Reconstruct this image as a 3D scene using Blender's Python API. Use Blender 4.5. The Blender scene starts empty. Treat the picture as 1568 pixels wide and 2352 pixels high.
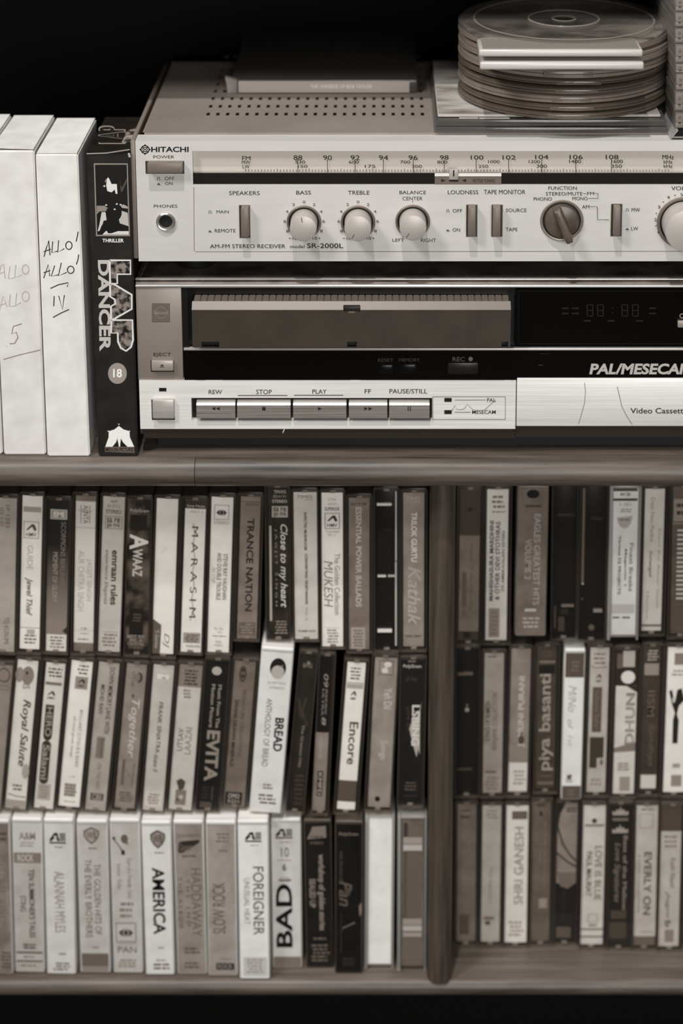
import bpy, bmesh, math, random
from mathutils import Vector, Matrix
R = random.Random(7)
S = bpy.context.scene
COL = S.collection

# ------------------------------------------------------------------ camera, world, lights, exposure
FPX, PITCH, CXP, YPP, CAM_D, CAM_H = 4400.0, math.radians(12.4), 880.0, -32.0, 1.041, 0.511
cam = bpy.data.cameras.new('camera'); cam_o = bpy.data.objects.new('camera', cam); COL.objects.link(cam_o)
cam_o.location = (0, -CAM_D, CAM_H); cam_o.rotation_euler = (math.pi/2 - PITCH, 0, 0)
cam.sensor_fit = 'VERTICAL'; cam.sensor_height = 36.0; cam.lens = 36.0*FPX/2352
cam.shift_x = (784.0 - CXP)/2352.0; cam.shift_y = (YPP - 1176.0)/2352.0                     # a shift lens: keeps uprights nearly parallel
cam.clip_start = 0.02; cam.clip_end = 50
cam.dof.use_dof = True; cam.dof.focus_distance = 1.09; cam.dof.aperture_fstop = 3.7
S.camera = cam_o
W = bpy.data.worlds.new('world'); S.world = W; W.use_nodes = True
W.node_tree.nodes['Background'].inputs[0].default_value = (1.0, 1.0, 1.0, 1)
W.node_tree.nodes['Background'].inputs[1].default_value = 0.025
def lamp(name, kind, loc, target, power, size, shape=None):
    l = bpy.data.lights.new(name, kind); o = bpy.data.objects.new(name, l); COL.objects.link(o)
    o.location = loc; o.rotation_euler = (Vector(target)-Vector(loc)).to_track_quat('-Z', 'Y').to_euler()
    l.energy = power; l.color = (1.0, 1.0, 1.0)
    if kind == 'AREA': l.shape = 'DISK'; l.size = size
    else: l.shadow_soft_size = size
    return o
lamp('ceiling_lamp', 'AREA', (-0.16, -0.78, 2.1), (0.0, 0.0, 0.0), 25.0, 0.06)
lamp('window_light', 'AREA', (-1.38, -1.25, 2.0), (0.0, 0.0, 0.0), 34.0, 0.55)
lamp('room_light', 'AREA', (0.40, -2.5, 0.55), (0.0, 0.0, -0.1), 32.0, 1.4)
vs = S.view_settings
vs.view_transform = 'Standard'; vs.look = 'None'; vs.gamma = 1.0; vs.use_curve_mapping = False; vs.exposure = 0.15

# ------------------------------------------------------------------ pixel -> point on a real plane
def _ray(px, py):
    th = PITCH + math.atan((py - YPP)/FPX); return th
def P(px, py, Y=0.0):
    t = math.tan(_ray(px, py)); d = CAM_D + Y; z = CAM_H - d*t
    ax = d*math.cos(PITCH) + (CAM_H - z)*math.sin(PITCH)
    return Vector(((px-CXP)/FPX*ax, Y, z))
def PZ(px, py, z):
    return P(px, py, (CAM_H - z)/math.tan(_ray(px, py)) - CAM_D)
def YZ(py, z): return PZ(784, py, z).y
def ZY(py, Y): return P(784, py, Y).z
def XP(px, z, Y): return (px-CXP)/FPX*((CAM_D+Y)*math.cos(PITCH) + (CAM_H-z)*math.sin(PITCH))

# ------------------------------------------------------------------ materials
def lin(v): return v/12.92 if v <= 0.04045 else ((v+0.055)/1.055)**2.4
def tone(t):
    t = max(0.0, min(1.0, t))
    K = ((0, .86, .64), (.2, .85, .70), (.5, .905, .83), (.77, .975, .945), (1, .988, .965))     # the print's warm toning
    for (t0, g0, b0), (t1, g1, b1) in zip(K, K[1:]):
        if t <= t1: f = (t-t0)/(t1-t0); g, b = g0+(g1-g0)*f, b0+(b1-b0)*f; break
    return (lin(t), lin(t*g), lin(t*b), 1)
_M = {}
def mat(t=0.5, rough=0.5, metal=0.0, spec=0.4, mottle=0.0, mscale=40.0, stretch=(1,1,1), bump=0.0, t2=None, alpha=1.0, coat=0.0):
    key = (t, rough, metal, spec, mottle, mscale, stretch, bump, t2, alpha, coat)
    if key in _M: return _M[key]
    m = bpy.data.materials.new('surface'); m.use_nodes = True; nt = m.node_tree; n = nt.nodes; L = nt.links
    b = n['Principled BSDF']
    b.inputs['Base Color'].default_value = tone(t); b.inputs['Roughness'].default_value = rough
    b.inputs['Metallic'].default_value = metal; b.inputs['Specular IOR Level'].default_value = spec
    b.inputs['Coat Weight'].default_value = coat; b.inputs['Coat Roughness'].default_value = 0.08
    if mottle or bump or t2 is not None:
        tc = n.new('ShaderNodeTexCoord'); mp = n.new('ShaderNodeMapping'); mp.inputs['Scale'].default_value = stretch
        nz = n.new('ShaderNodeTexNoise'); nz.inputs['Scale'].default_value = mscale; nz.inputs['Detail'].default_value = 6
        L.new(tc.outputs['Object'], mp.inputs[0]); L.new(mp.outputs[0], nz.inputs['Vector'])
        cr = n.new('ShaderNodeValToRGB')
        a, c = (max(0, t-mottle), min(1, t+mottle)) if t2 is None else (t, t2)
        cr.color_ramp.elements[0].position = 0.3 if t2 is None else 0.42; cr.color_ramp.elements[0].color = tone(a)
        cr.color_ramp.elements[1].position = 0.7 if t2 is None else 0.58; cr.color_ramp.elements[1].color = tone(c)
        L.new(nz.outputs['Fac'], cr.inputs[0]); L.new(cr.outputs[0], b.inputs['Base Color'])
        if bump:
            bp = n.new('ShaderNodeBump'); bp.inputs['Strength'].default_value = bump; bp.inputs['Distance'].default_value = 0.001
            L.new(nz.outputs['Fac'], bp.inputs['Height']); L.new(bp.outputs[0], b.inputs['Normal'])
    _M[key] = m; return m
def ink(t): return mat(t, 0.55, 0, 0.25)
def paper(t): return mat(round(t, 3), 0.5, 0, 0.35, mottle=0.03 + 0.03*(1-abs(t-0.5)*2), mscale=70)
def gradient(t0, t1, h):
    key = ('grad', t0, t1, h)
    if key in _M: return _M[key]
    m = bpy.data.materials.new('printed_gradient'); m.use_nodes = True; nt = m.node_tree; n = nt.nodes; L = nt.links
    b = n['Principled BSDF']; b.inputs['Roughness'].default_value = 0.5
    tc = n.new('ShaderNodeTexCoord'); sx = n.new('ShaderNodeSeparateXYZ'); mr = n.new('ShaderNodeMapRange')
    mr.inputs['From Min'].default_value = 0; mr.inputs['From Max'].default_value = h
    cr = n.new('ShaderNodeValToRGB'); cr.color_ramp.elements[0].color = tone(t1); cr.color_ramp.elements[1].color = tone(t0)
    cr.color_ramp.elements[0].position = 0.2; cr.color_ramp.elements[1].position = 0.72
    L.new(tc.outputs['Object'], sx.inputs[0]); L.new(sx.outputs[2], mr.inputs[0]); L.new(mr.outputs[0], cr.inputs[0])
    L.new(cr.outputs[0], b.inputs['Base Color']); _M[key] = m; return m
def clear(milk=0.06, t=0.7, rough=0.06, tint=0.95):
    key = ('clear', milk, t, rough, tint)
    if key in _M: return _M[key]
    m = bpy.data.materials.new('clear_plastic'); m.use_nodes = True; nt = m.node_tree; n = nt.nodes; L = nt.links
    out = n['Material Output']; n.remove(n['Principled BSDF'])
    tr = n.new('ShaderNodeBsdfTransparent'); tr.inputs[0].default_value = (tint, tint*.985, tint*.96, 1)
    df = n.new('ShaderNodeBsdfDiffuse'); df.inputs[0].default_value = tone(t)
    gl = n.new('ShaderNodeBsdfGlossy'); gl.inputs['Roughness'].default_value = rough
    fr = n.new('ShaderNodeFresnel'); ge = n.new('ShaderNodeNewGeometry'); io = n.new('ShaderNodeMix'); io.data_type = 'FLOAT'
    io.inputs[2].default_value = 1.45; io.inputs[3].default_value = 1/1.45      # thin sheet: no total reflection on the way out
    L.new(ge.outputs['Backfacing'], io.inputs[0]); L.new(io.outputs[0], fr.inputs[0])
    a = n.new('ShaderNodeMixShader'); a.inputs[0].default_value = milk; c = n.new('ShaderNodeMixShader')
    L.new(tr.outputs[0], a.inputs[1]); L.new(df.outputs[0], a.inputs[2])
    L.new(fr.outputs[0], c.inputs[0]); L.new(a.outputs[0], c.inputs[1]); L.new(gl.outputs[0], c.inputs[2])
    L.new(c.outputs[0], out.inputs[0]); _M[key] = m; return m
def wood(axis, t=0.34, key='wood'):
    k = (key, axis, t)
    if k in _M: return _M[k]
    m = bpy.data.materials.new('stained_wood'); m.use_nodes = True; nt = m.node_tree; n = nt.nodes; L = nt.links
    b = n['Principled BSDF']; b.inputs['Roughness'].default_value = 0.42; b.inputs['Specular IOR Level'].default_value = 0.45
    tc = n.new('ShaderNodeTexCoord'); mp = n.new('ShaderNodeMapping')
    sc = [38, 38, 38]; sc[axis] = 2.2; mp.inputs['Scale'].default_value = sc
    n1 = n.new('ShaderNodeTexNoise'); n1.inputs['Scale'].default_value = 2.0; n1.inputs['Detail'].default_value = 8; n1.inputs['Distortion'].default_value = 0.6
    n2 = n.new('ShaderNodeTexNoise'); n2.inputs['Scale'].default_value = 9.0; n2.inputs['Detail'].default_value = 5
    L.new(tc.outputs['Object'], mp.inputs[0]); L.new(mp.outputs[0], n1.inputs['Vector']); L.new(mp.outputs[0], n2.inputs['Vector'])
    mx = n.new('ShaderNodeMix'); mx.data_type = 'FLOAT'; mx.inputs[0].default_value = 0.4
    L.new(n1.outputs['Fac'], mx.inputs[2]); L.new(n2.outputs['Fac'], mx.inputs[3])
    cr = n.new('ShaderNodeValToRGB'); cr.color_ramp.elements[0].position = 0.32; cr.color_ramp.elements[0].color = tone(t*0.55)
    cr.color_ramp.elements[1].position = 0.68; cr.color_ramp.elements[1].color = tone(t*1.38)
    L.new(mx.outputs[0], cr.inputs[0]); L.new(cr.outputs[0], b.inputs['Base Color'])
    bp = n.new('ShaderNodeBump'); bp.inputs['Strength'].default_value = 0.25; bp.inputs['Distance'].default_value = 0.0006
    L.new(mx.outputs[0], bp.inputs['Height']); L.new(bp.outputs[0], b.inputs['Normal'])
    _M[k] = m; return m

# ------------------------------------------------------------------ mesh builder
class MB:
    def __init__(s): s.v, s.f, s.mi, s.mats, s.tag = [], [], [], [], 0
    def m(s, mt):
        if mt not in s.mats: s.mats.append(mt)
        return s.mats.index(mt)
    def add(s, vs, fs, mt):
        b = len(s.v); s.v += [tuple(x) for x in vs]; i = s.m(mt)
        for f in fs: s.f.append([b+k for k in f]); s.mi.append(i)
        return s
    def poly(s, pts, mt): return s.add(pts, [list(range(len(pts)))], mt)
    def box(s, x0, x1, y0, y1, z0, z1, mt):
        v = [(x, y, z) for z in (z0, z1) for y in (y0, y1) for x in (x0, x1)]
        return s.add(v, [(0,2,3,1), (4,5,7,6), (0,1,5,4), (2,6,7,3), (0,4,6,2), (1,3,7,5)], mt)
    def rbox(s, x0, x1, y0, y1, z0, z1, mt, r=0.001, seg=2):
        bm = bmesh.new(); bmesh.ops.create_cube(bm, size=1.0)
        for w in bm.verts: w.co = Vector(((x0+x1)/2 + w.co.x*(x1-x0), (y0+y1)/2 + w.co.y*(y1-y0), (z0+z1)/2 + w.co.z*(z1-z0)))
        r = min(r, 0.49*min(x1-x0, y1-y0, z1-z0))
        bmesh.ops.bevel(bm, geom=list(bm.edges), offset=r, segments=seg, affect='EDGES', profile=0.5)
        s.bm(bm, mt); return s
    def bm(s, bm, mt):
        bm.verts.ensure_lookup_table(); bm.verts.index_update()
        s.add([w.co for w in bm.verts], [[w.index for w in f.verts] for f in bm.faces], mt); bm.free()
    def prism(s, pts, dvec, mt):                          # polygon extruded along a vector
        n = len(pts); q = [Vector(p) for p in pts]; d = Vector(dvec)
        s.add(q + [p+d for p in q], [list(range(n)), list(range(2*n-1, n-1, -1))] + [(i, i+n, (i+1) % n+n, (i+1) % n) for i in range(n)], mt); return s
    def lathe(s, c, prof, mt, axis='y', n=48, close=False):   # prof: (radius, distance along axis)
        vs, fs = [], []; c = Vector(c)
        for r, h in prof:
            for k in range(n):
                a = 2*math.pi*k/n
                vs.append(c + (Vector((r*math.cos(a), h, r*math.sin(a))) if axis == 'y' else Vector((r*math.cos(a), r*math.sin(a), h))))
        m_ = len(prof)
        for i in range(m_ - (0 if close else 1)):
            j = (i+1) % m_
            for k in range(n): fs.append((i*n+k, i*n+(k+1) % n, j*n+(k+1) % n, j*n+k))
        if not close:
            if prof[0][0] > 1e-6: pass
        s.add(vs, fs, mt); return s
    def disc(s, c, r, mt, axis='y', n=40):
        c = Vector(c); s.poly([c + (Vector((r*math.cos(2*math.pi*k/n), 0, r*math.sin(2*math.pi*k/n))) if axis == 'y' else Vector((r*math.cos(2*math.pi*k/n), r*math.sin(2*math.pi*k/n), 0))) for k in range(n)], mt); return s
    def build(s, name, parent=None, origin=None, smooth=True):
        o0 = Vector(origin) if origin is not None else Vector((0, 0, 0))
        me = bpy.data.meshes.new(name); me.from_pydata([(v[0]-o0.x, v[1]-o0.y, v[2]-o0.z) for v in s.v], [], s.f)
        for mt in s.mats: me.materials.append(mt)
        me.polygons.foreach_set('material_index', s.mi)
        if smooth:
            me.polygons.foreach_set('use_smooth', [True]*len(me.polygons)); me.set_sharp_from_angle(angle=math.radians(35))
        me.update(); o = bpy.data.objects.new(name, me); COL.objects.link(o)
        if parent is not None: o.parent = parent
        elif origin is not None: o.location = o0
        return o
def thing(name, label, cat, loc=(0, 0, 0), group=None, rot=(0, 0, 0)):
    o = bpy.data.objects.new(name, None); COL.objects.link(o); o.empty_display_size = 0.01
    o.location = loc; o.rotation_euler = rot; o['label'] = label; o['category'] = cat
    if group: o['group'] = group
    return o
def structure(o): o['kind'] = 'structure'; return o

# ------------------------------------------------------------------ flat print
_TC = {}
_fc = bpy.data.curves.new('type', 'FONT'); _fo = bpy.data.objects.new('type', _fc); _fc.resolution_u = 3
def glyphs(sx, bold, ital):
    k = (sx, bold, ital)
    if k not in _TC:
        _fc.body = sx; _fc.offset = 0.016*bold; _fc.shear = 0.28*ital
        me = bpy.data.meshes.new_from_object(_fo)
        vs = [(v.co.x, v.co.y) for v in me.vertices]; fs = [list(p.vertices) for p in me.polygons]; bpy.data.meshes.remove(me)
        x0 = min(v[0] for v in vs); x1 = max(v[0] for v in vs); y0 = min(v[1] for v in vs); y1 = max(v[1] for v in vs)
        _TC[k] = ([((x-x0)/max(x1-x0, 1e-6), (y-y0)/max(y1-y0, 1e-6)) for x, y in vs], fs)
    return _TC[k]
class Print(MB):
    """flat marks on a surface; fmap(u, v, lift) -> point"""
    def __init__(s, fmap, lift=3e-5, step=7e-6, front=None): super().__init__(); s.f0, s.off, s.step, s.front = fmap, lift, step, front
    def fm(s, u, v, o):                                    # on a bowed card the ink of a mark lies in one plane just off its crown
        p = s.f0(u, v, o); return p if s.front is None else Vector((p.x, s.front-o, p.z))
    def _o(s): s.off += s.step; return s.off
    def txt(s, sx, u0, v0, u1, v1, t, rot='h', b=0, i=0):
        o = s._o(); vs, fs = glyphs(sx, b, i); out = []
        for X, Y in vs:
            if rot == 'h': u, v = u0+(u1-u0)*X, v1+(v0-v1)*Y
            elif rot == 'd': u, v = u0+(u1-u0)*Y, v0+(v1-v0)*X
            else: u, v = u1-(u1-u0)*Y, v1-(v1-v0)*X
            out.append(s.fm(u, v, o))
        s.add(out, fs, ink(t)); return s
    def rect(s, u0, v0, u1, v1, t, m=None, n=6):
        o = s._o(); vs = [s.f0(u0+(u1-u0)*k/n, v, o) for k in range(n+1) for v in (v0, v1)]
        s.add(vs, [(2*k, 2*k+2, 2*k+3, 2*k+1) for k in range(n)], m or ink(t)); return s
    def frame(s, u0, v0, u1, v1, t, wu, wv):
        s.rect(u0, v0, u1, v0+wv, t); s.rect(u0, v1-wv, u1, v1, t); s.rect(u0, v0+wv, u0+wu, v1-wv, t, n=1); s.rect(u1-wu, v0+wv, u1, v1-wv, t, n=1); return s
    def poly(s, pts, t, m=None): o = s._o(); return MB.poly(s, [s.fm(u, v, o) for u, v in pts], m or ink(t))
    def ell(s, cu, cv, ru, rv, t, m=None, a0=0, a1=2*math.pi, n=28):
        o = s._o(); return MB.poly(s, [s.fm(cu+ru*math.cos(a0+(a1-a0)*k/n), cv+rv*math.sin(a0+(a1-a0)*k/n), o) for k in range(n)], m or ink(t))
    def ring(s, cu, cv, ru, rv, ru2, rv2, t, n=28):
        o = s._o(); vs = []
        for k in range(n):
            a = 2*math.pi*k/n; vs += [s.fm(cu+ru*math.cos(a), cv+rv*math.sin(a), o), s.fm(cu+ru2*math.cos(a), cv+rv2*math.sin(a), o)]
        s.add(vs, [(2*k, (2*k+2) % (2*n), (2*k+3) % (2*n), 2*k+1) for k in range(n)], ink(t)); return s
    def line(s, pts, w, t):                                # ribbon of world width w
        o = s._o(); q = [Vector(s.fm(u, v, o)) for u, v in pts]; vs = []
        for k, p in enumerate(q):
            d = (q[min(k+1, len(q)-1)] - q[max(k-1, 0)]); d = d.normalized() if d.length > 1e-9 else Vector((1, 0, 0))
            n_ = Vector((-d.z, 0, d.x))*w/2 if abs(d.y) < 0.9 else Vector((1, 0, 0))*w/2
            vs += [p+n_, p-n_]
        s.add(vs, [(2*k, 2*k+1, 2*k+3, 2*k+2) for k in range(len(q)-1)], ink(t)); return s
    def build(s, name, parent=None, origin=None, smooth=False):
        iv = sorted((min(s.v[i][2] for i in f), max(s.v[i][2] for i in f), k) for k, f in enumerate(s.f)); grp, top = [], None
        for a, b, k in iv:
            if top is None or a > top + .014: grp.append([]); top = b
            grp[-1].append(k); top = max(top, b)
        if len(grp) < 2: return MB.build(s, name, parent, origin, smooth)
        for g in grp:
            m = MB()
            for k in g: m.add([s.v[i] for i in s.f[k]], [list(range(len(s.f[k])))], s.mats[s.mi[k]])
            o = m.build(name, parent, origin, smooth)
        return o
    def small(s, u0, v0, u1, v1, t, rows, seed=0):         # lines of print too small to read: word-long dashes
        rr = random.Random(seed*31+int(v0*1000)); dv = (v1-v0)/rows
        for k in range(rows):
            a = u0 + (u1-u0)*rr.uniform(0, .15); e = u1 - (u1-u0)*rr.uniform(0, .15)
            while a < e - 0.02*(u1-u0):
                b_ = min(e, a + (u1-u0)*rr.uniform(.12, .4)); s.rect(a, v0+dv*(k+.2), b_, v0+dv*(k+.72), t, n=1); a = b_ + (u1-u0)*.06
        return s
    def dog(s, u0, v0, u1, v1, t, box=True, word='HMV'):   # record-label emblem: dark peaked shape above three letters
        g = lambda a, c: (u0+(u1-u0)*a, v0+(v1-v0)*c)
        if box: s.frame(u0, v0, u1, v1, t+.25, (u1-u0)*.05, (v1-v0)*.04)
        s.poly([g(.18, .48), g(.52, .16), g(.62, .14), g(.6, .28), g(.24, .54)], t)
        s.poly([g(.6, .14), g(.72, .2), g(.84, .46), g(.76, .56), g(.66, .5), g(.56, .3)], t)
        s.txt(word, *g(.16, .66), *g(.84, .88), t, b=1); return s
    def atl(s, u0, v0, u1, v1, t):                         # dark block with a round-bowled A and a fan beside it
        g = lambda a, c: (u0+(u1-u0)*a, v0+(v1-v0)*c)
        s.poly([g(0, .78), g(.02, .6), g(.3, .05), g(.5, .05), g(.62, .78), g(.47, .78), g(.42, .55), g(.22, .6), g(.16, .78)], t)
        s.ell(*g(.36, .42), (u1-u0)*.09, (v1-v0)*.12, .8)
        for k in range(4): s.poly([g(.62, .08+.18*k), g(.98, .08+.18*k), g(.98, .2+.18*k), g(.62, .2+.18*k)], t+.05*(k % 2))
        s.poly([g(0, .84), g(1, .84), g(1, 1), g(0, 1)], t+.2); return s
    def shield(s, u0, v0, u1, v1, t):                      # outlined shield with two letters
        g = lambda a, c: (u0+(u1-u0)*a, v0+(v1-v0)*c)
        out = [(.02, .22), (.25, .1), (.5, .0), (.75, .1), (.98, .22), (.97, .5), (.8, .78), (.5, 1.0), (.2, .78), (.03, .5)]
        s.poly([g(*p) for p in out], t); s.poly([g(.5+(a-.5)*.8, .46+(c-.46)*.8) for a, c in out], t+.28)
        s.txt('WB', *g(.2, .26), *g(.8, .68), t, b=1); return s
    def eye(s, u0, v0, u1, v1, t):                         # square with an eye
        g = lambda a, c: (u0+(u1-u0)*a, v0+(v1-v0)*c)
        s.frame(u0, v0, u1, v1, t, (u1-u0)*.03, (v1-v0)*.03)
        s.poly([g(.14, .52), g(.3, .36), g(.7, .36), g(.86, .52), g(.7, .68), g(.3, .68)], t); s.ell(*g(.5, .52), (u1-u0)*.17, (v1-v0)*.2, t)
        s.ring(*g(.5, .52), (u1-u0)*.15, (v1-v0)*.17, (u1-u0)*.12, (v1-v0)*.135, .8); return s

# ------------------------------------------------------------------ setting: floor and wall behind the rack
ZS = -0.3643                                              # top of the lower cassette shelf
FL = -0.95
structure(MB().box(-3, 3, -3.2, 0.42, FL-.05, FL, mat(0.22, 0.6, mottle=.04, mscale=6)).build('floor', origin=(0, 0, FL)))
structure(MB().box(-3, 3, 0.36, 0.42, FL, 2.4, mat(0.16, 0.8)).build('wall_back', origin=(0, 0.36, FL)))

# ------------------------------------------------------------------ wooden rack
WX, WZ, WY = wood(0, .33), wood(2, .27), wood(1, .31)
XL, XR, YB = -0.62, 0.62, 0.335
rack = thing('shelving_unit', 'dark wooden shelving rack with rounded front edges holding cassettes and hi-fi decks', 'shelf', (0, 0, FL))
O = (0, 0, FL)
def bead(mb, yc, zc, r, x0, x1, mt, n=20):                # half-round moulding running along x
    pts = [(yc + r*math.cos(a), zc + r*math.sin(a)) for a in [math.pi/2 + math.pi*k/n for k in range(n+1)]]
    vs = [(x, y, z) for y, z in pts for x in (x0, x1)]
    mb.add(vs, [(2*k, 2*k+1, 2*k+3, 2*k+2) for k in range(n)] + [[2*k for k in range(n+1)], [2*k+1 for k in range(n, -1, -1)]], mt)
XJ = XP(451, -.008, 0)
mb = MB(); mb.box(XL, XR, -.0035, YB, -.0170, 0, WX); mb.build('shelf_board', rack, O)
mb = MB(); bead(mb, -.0036, -.0085, .0085, XL, XJ-.0002, WX); mb.build('shelf_moulding', rack, O)
mb = MB(); bead(mb, -.0036, -.0085, .0086, XJ+.0002, XR, wood(0, 0.30, 'wood_b')); mb.build('shelf_moulding', rack, O)
mb = MB(); mb.box(XL, XR, .0111, YB, ZS-.011, ZS, WX); mb.build('shelf_board', rack, O)
mb = MB(); bead(mb, .0110, ZS-.0055, .0055, XL, XR, WX); mb.build('shelf_moulding', rack, O)
xd0, xd1 = XP(985, -.1, .012), XP(1044, -.1, .012); xdc, rd = (xd0+xd1)/2, (xd1-xd0)/2
mb = MB(); mb.box(xd0+.001, xd1-.001, .0125, YB, ZS, -.0171, WY); mb.build('divider', rack, O)
mb = MB(); n = 20; pts = [(xdc + rd*math.cos(math.pi+math.pi*k/n), .0125 + rd*math.sin(math.pi+math.pi*k/n)) for k in range(n+1)]
mb.prism([(x, y, ZS+.0005) for x, y in pts], (0, 0, -.0176-ZS), WZ); mb.build('divider_moulding', rack, O)
mb = MB(); mb.box(XL, XR, YB, YB+.006, FL, .62, mat(0.035, 0.8, 0, .2)); mb.build('back_panel', rack, O)
for x0 in (XL-.018, XR):
    mb = MB(); mb.box(x0, x0+.018, .0, YB+.006, FL, .62, WZ); mb.build('side_panel', rack, O)
mb = MB(); mb.box(XL, XR, .043, YB, .284, .302, WX); mb.build('upper_shelf', rack, O)
mb = MB(); mb.box(XL, XR, .004, YB, FL+.06, FL+.078, WX); mb.build('bottom_board', rack, O)

# ------------------------------------------------------------------ stereo receiver
SIL = mat(0.80, 0.42, 0.12, 0.4, mottle=.012, mscale=30, stretch=(1, 1, 6))
GREY = mat(0.46, 0.4, 0.1); DARKB = mat(0.05, 0.18, 0, 0.5); BLK = mat(0.02, 0.5)
LID = mat(0.56, 0.5, 0.15, 0.4, mottle=.03, mscale=18)
def pbox(mb, x0, y0, x1, y1, Y, depth, mt, r=0.0, seg=2):
    z0, z1 = ZY(y1, Y), ZY(y0, Y); zm = (z0+z1)/2; a, b = XP(x0, zm, Y), XP(x1, zm, Y)
    if r: mb.rbox(a, b, Y, Y+depth, z0, z1, mt, r, seg)
    else: mb.box(a, b, Y, Y+depth, z0, z1, mt)
    return (a, b, z0, z1)
def pm(Y): return lambda u, v, o: P(u, v, Y-o)
zt, zb = ZY(323.7, 0), ZY(600, 0); rx0 = XP(314.5, (zt+zb)/2, 0); rx1 = rx0 + .432
RO = Vector(((rx0+rx1)/2, .12, .108))
rec = thing('stereo_receiver', 'silver stereo receiver with round knobs and tuning dial standing on the video recorder', 'receiver', RO)
wz0, wz1, wx0, wx1 = ZY(424, 0), ZY(347, 0), XP(443, .17, 0), rx1-.045
mb = MB()
for a, b, c, d in ((rx0, wx0, zb, zt), (wx1, rx1, zb, zt), (wx0, wx1, wz1, zt), (wx0, wx1, zb, wz0)): mb.box(a, b, 0, .003, c, d, SIL)
mb.box(rx0, rx1, .003, .0124, zt-.004, zt, SIL)
for a, b, c, d in ((wx0-.001, wx0, wz0, wz1), (wx1, wx1+.001, wz0, wz1)): mb.box(a, b, .003, .009, c, d, SIL)
mb.build('front_panel', rec, RO)
mb = MB(); mb.rbox(rx0-.0030, rx0-.0003, .001, .172, zb+.001, zt+.0002, mat(0.50, 0.45, 0.1), .0008); mb.build('side_cheek', rec, RO)
mb = MB(); mb.rbox(rx1+.0003, rx1+.003, .001, .172, zb+.001, zt+.0002, mat(0.50, 0.45, 0.1), .0008); mb.build('side_cheek', rec, RO)
# lid with slots cut through it
zl = zt + .0012; lx0, lx1, ly0, ly1 = XP(327, zl, .0128), rx1-.004, .0128, .172
sx = [XP(478 + 22.35*k, zl, YZ(262, zl)) for k in range(23)]; pitch = YZ(244, zl)-YZ(262, zl); sy = [YZ(262, zl)+pitch*k for k in range(9)]
def slotted(mb, xs, ys, sw, sl, z, dep, mt):
    bx = [lx0] + [v for x in xs for v in (x-sw/2, x+sw/2)] + [lx1]; by = [ly0] + [v for y in ys for v in (y-sl/2, y+sl/2)] + [ly1]
    nx = len(bx); vs = [(x, y, z) for y in by for x in bx]; fs = []; wf = []
    for j in range(len(by)-1):
        for i in range(nx-1):
            q = (j*nx+i, j*nx+i+1, (j+1)*nx+i+1, (j+1)*nx+i)
            if i % 2 == 1 and j % 2 == 1:
                b = len(vs); vs += [(bx[i], by[j], z-dep), (bx[i+1], by[j], z-dep), (bx[i+1], by[j+1], z-dep), (bx[i], by[j+1], z-dep)]
                wf += [(q[k], q[(k+1) % 4], b+(k+1) % 4, b+k) for k in range(4)]
            else: fs.append(q)
    mb.add(vs, fs + wf, mt); i = mb.m(BLK)  # slot walls coloured black, so the shade inside the openings is painted in
    for k in range(len(wf)): mb.mi[len(fs)+k] = i
mb = MB(); slotted(mb, sx, sy, 0.0020, .0058, zl, .0012, LID)
mb.box(lx0, lx0+.001, ly0, ly1, zb+.002, zl-.0001, LID); mb.box(lx1-.001, lx1, ly0, ly1, zb+.002, zl-.0001, LID); mb.box(lx0, lx1, ly1-.001, ly1, zb+.002, zl-.0001, LID)
mb.box(lx0, lx1, ly0, ly0+.0006, zl-.004, zl-.0001, LID)
mb.build('slotted_lid', rec, RO)
mb = MB(); mb.box(lx0+.002, lx1-.002, .0136, .17, zb+.0005, zl-.006, BLK); mb.build('chassis', rec, RO)
for fx in (rx0+.03, rx1-.03):
    for fy in (.03, .15):
        mb = MB(); mb.lathe((fx, fy, .1083), [(0, 0), (.011, 0), (.012, .0015), (.012, zb-.1083+.0004), (0, zb-.1083+.0004)], mat(0.06, 0.6), 'z', 24); mb.build('foot', rec, RO)
# dial
mb = MB(); ys = .0046; mb.poly([(wx0, ys-.0008, wz1), (wx1, ys-.0008, wz1), (wx1, ys, ZY(398, ys)), (wx0, ys, ZY(398, ys))], mat(0.93, 0.5, 0, .3))
scale = mb.build('dial_scale', rec, RO)
mb = MB(); mb.box(wx0, wx1, .0008, .0012, wz0+.0002, ZY(398.5, 0), DARKB); mb.box(wx0, wx1, .0046, .006, wz0, wz1, BLK); mb.build('dial_band', rec, RO)
mb = MB(); mb.box(wx0+.0002, wx1-.0002, .0002, .0006, wz0+.0001, wz1-.0001, clear(.012, .7, .05, .985)); mb.build('dial_window', rec, RO)
pr = Print(pm(.0036), 1e-4)
K = .14
for s_, a, b, c, d in (('FM', 556, 359, 575, 368), ('MW', 555, 369, 575, 377), ('LW', 557, 379, 573, 387), ('MHz', 1521, 356, 1547, 366), ('kHz', 1524, 368, 1544, 376), ('kHz', 1524, 378, 1544, 386),
    ('88', 674, 357, 694, 368), ('90', 742, 357, 762, 368), ('92', 805, 357, 826, 368), ('94', 870, 357, 891, 368), ('96', 938, 357, 959, 368), ('98', 1010, 357, 1030, 367), ('100', 1081, 357, 1110, 367),
    ('102', 1154, 357, 1184, 367), ('104', 1229, 356, 1259, 366), ('106', 1308, 356, 1338, 366), ('108', 1391, 356, 1420, 366),
    ('530', 678, 369, 701, 376), ('600', 801, 369, 824, 376), ('700', 919, 369, 942, 376), ('800', 1004, 369, 1027, 376), ('1000', 1121, 368, 1147, 375), ('1200', 1214, 368, 1240, 375), ('1400', 1307, 367, 1334, 375), ('1600', 1404, 367, 1430, 375),
    ('150', 684, 379, 706, 386), ('175', 838, 379, 862, 386), ('200', 946, 379, 969, 386), ('250', 1099, 379, 1121, 386), ('300', 1232, 378, 1256, 386), ('350', 1404, 378, 1428, 386)): pr.txt(s_, a, b, c, d, K)
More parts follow.
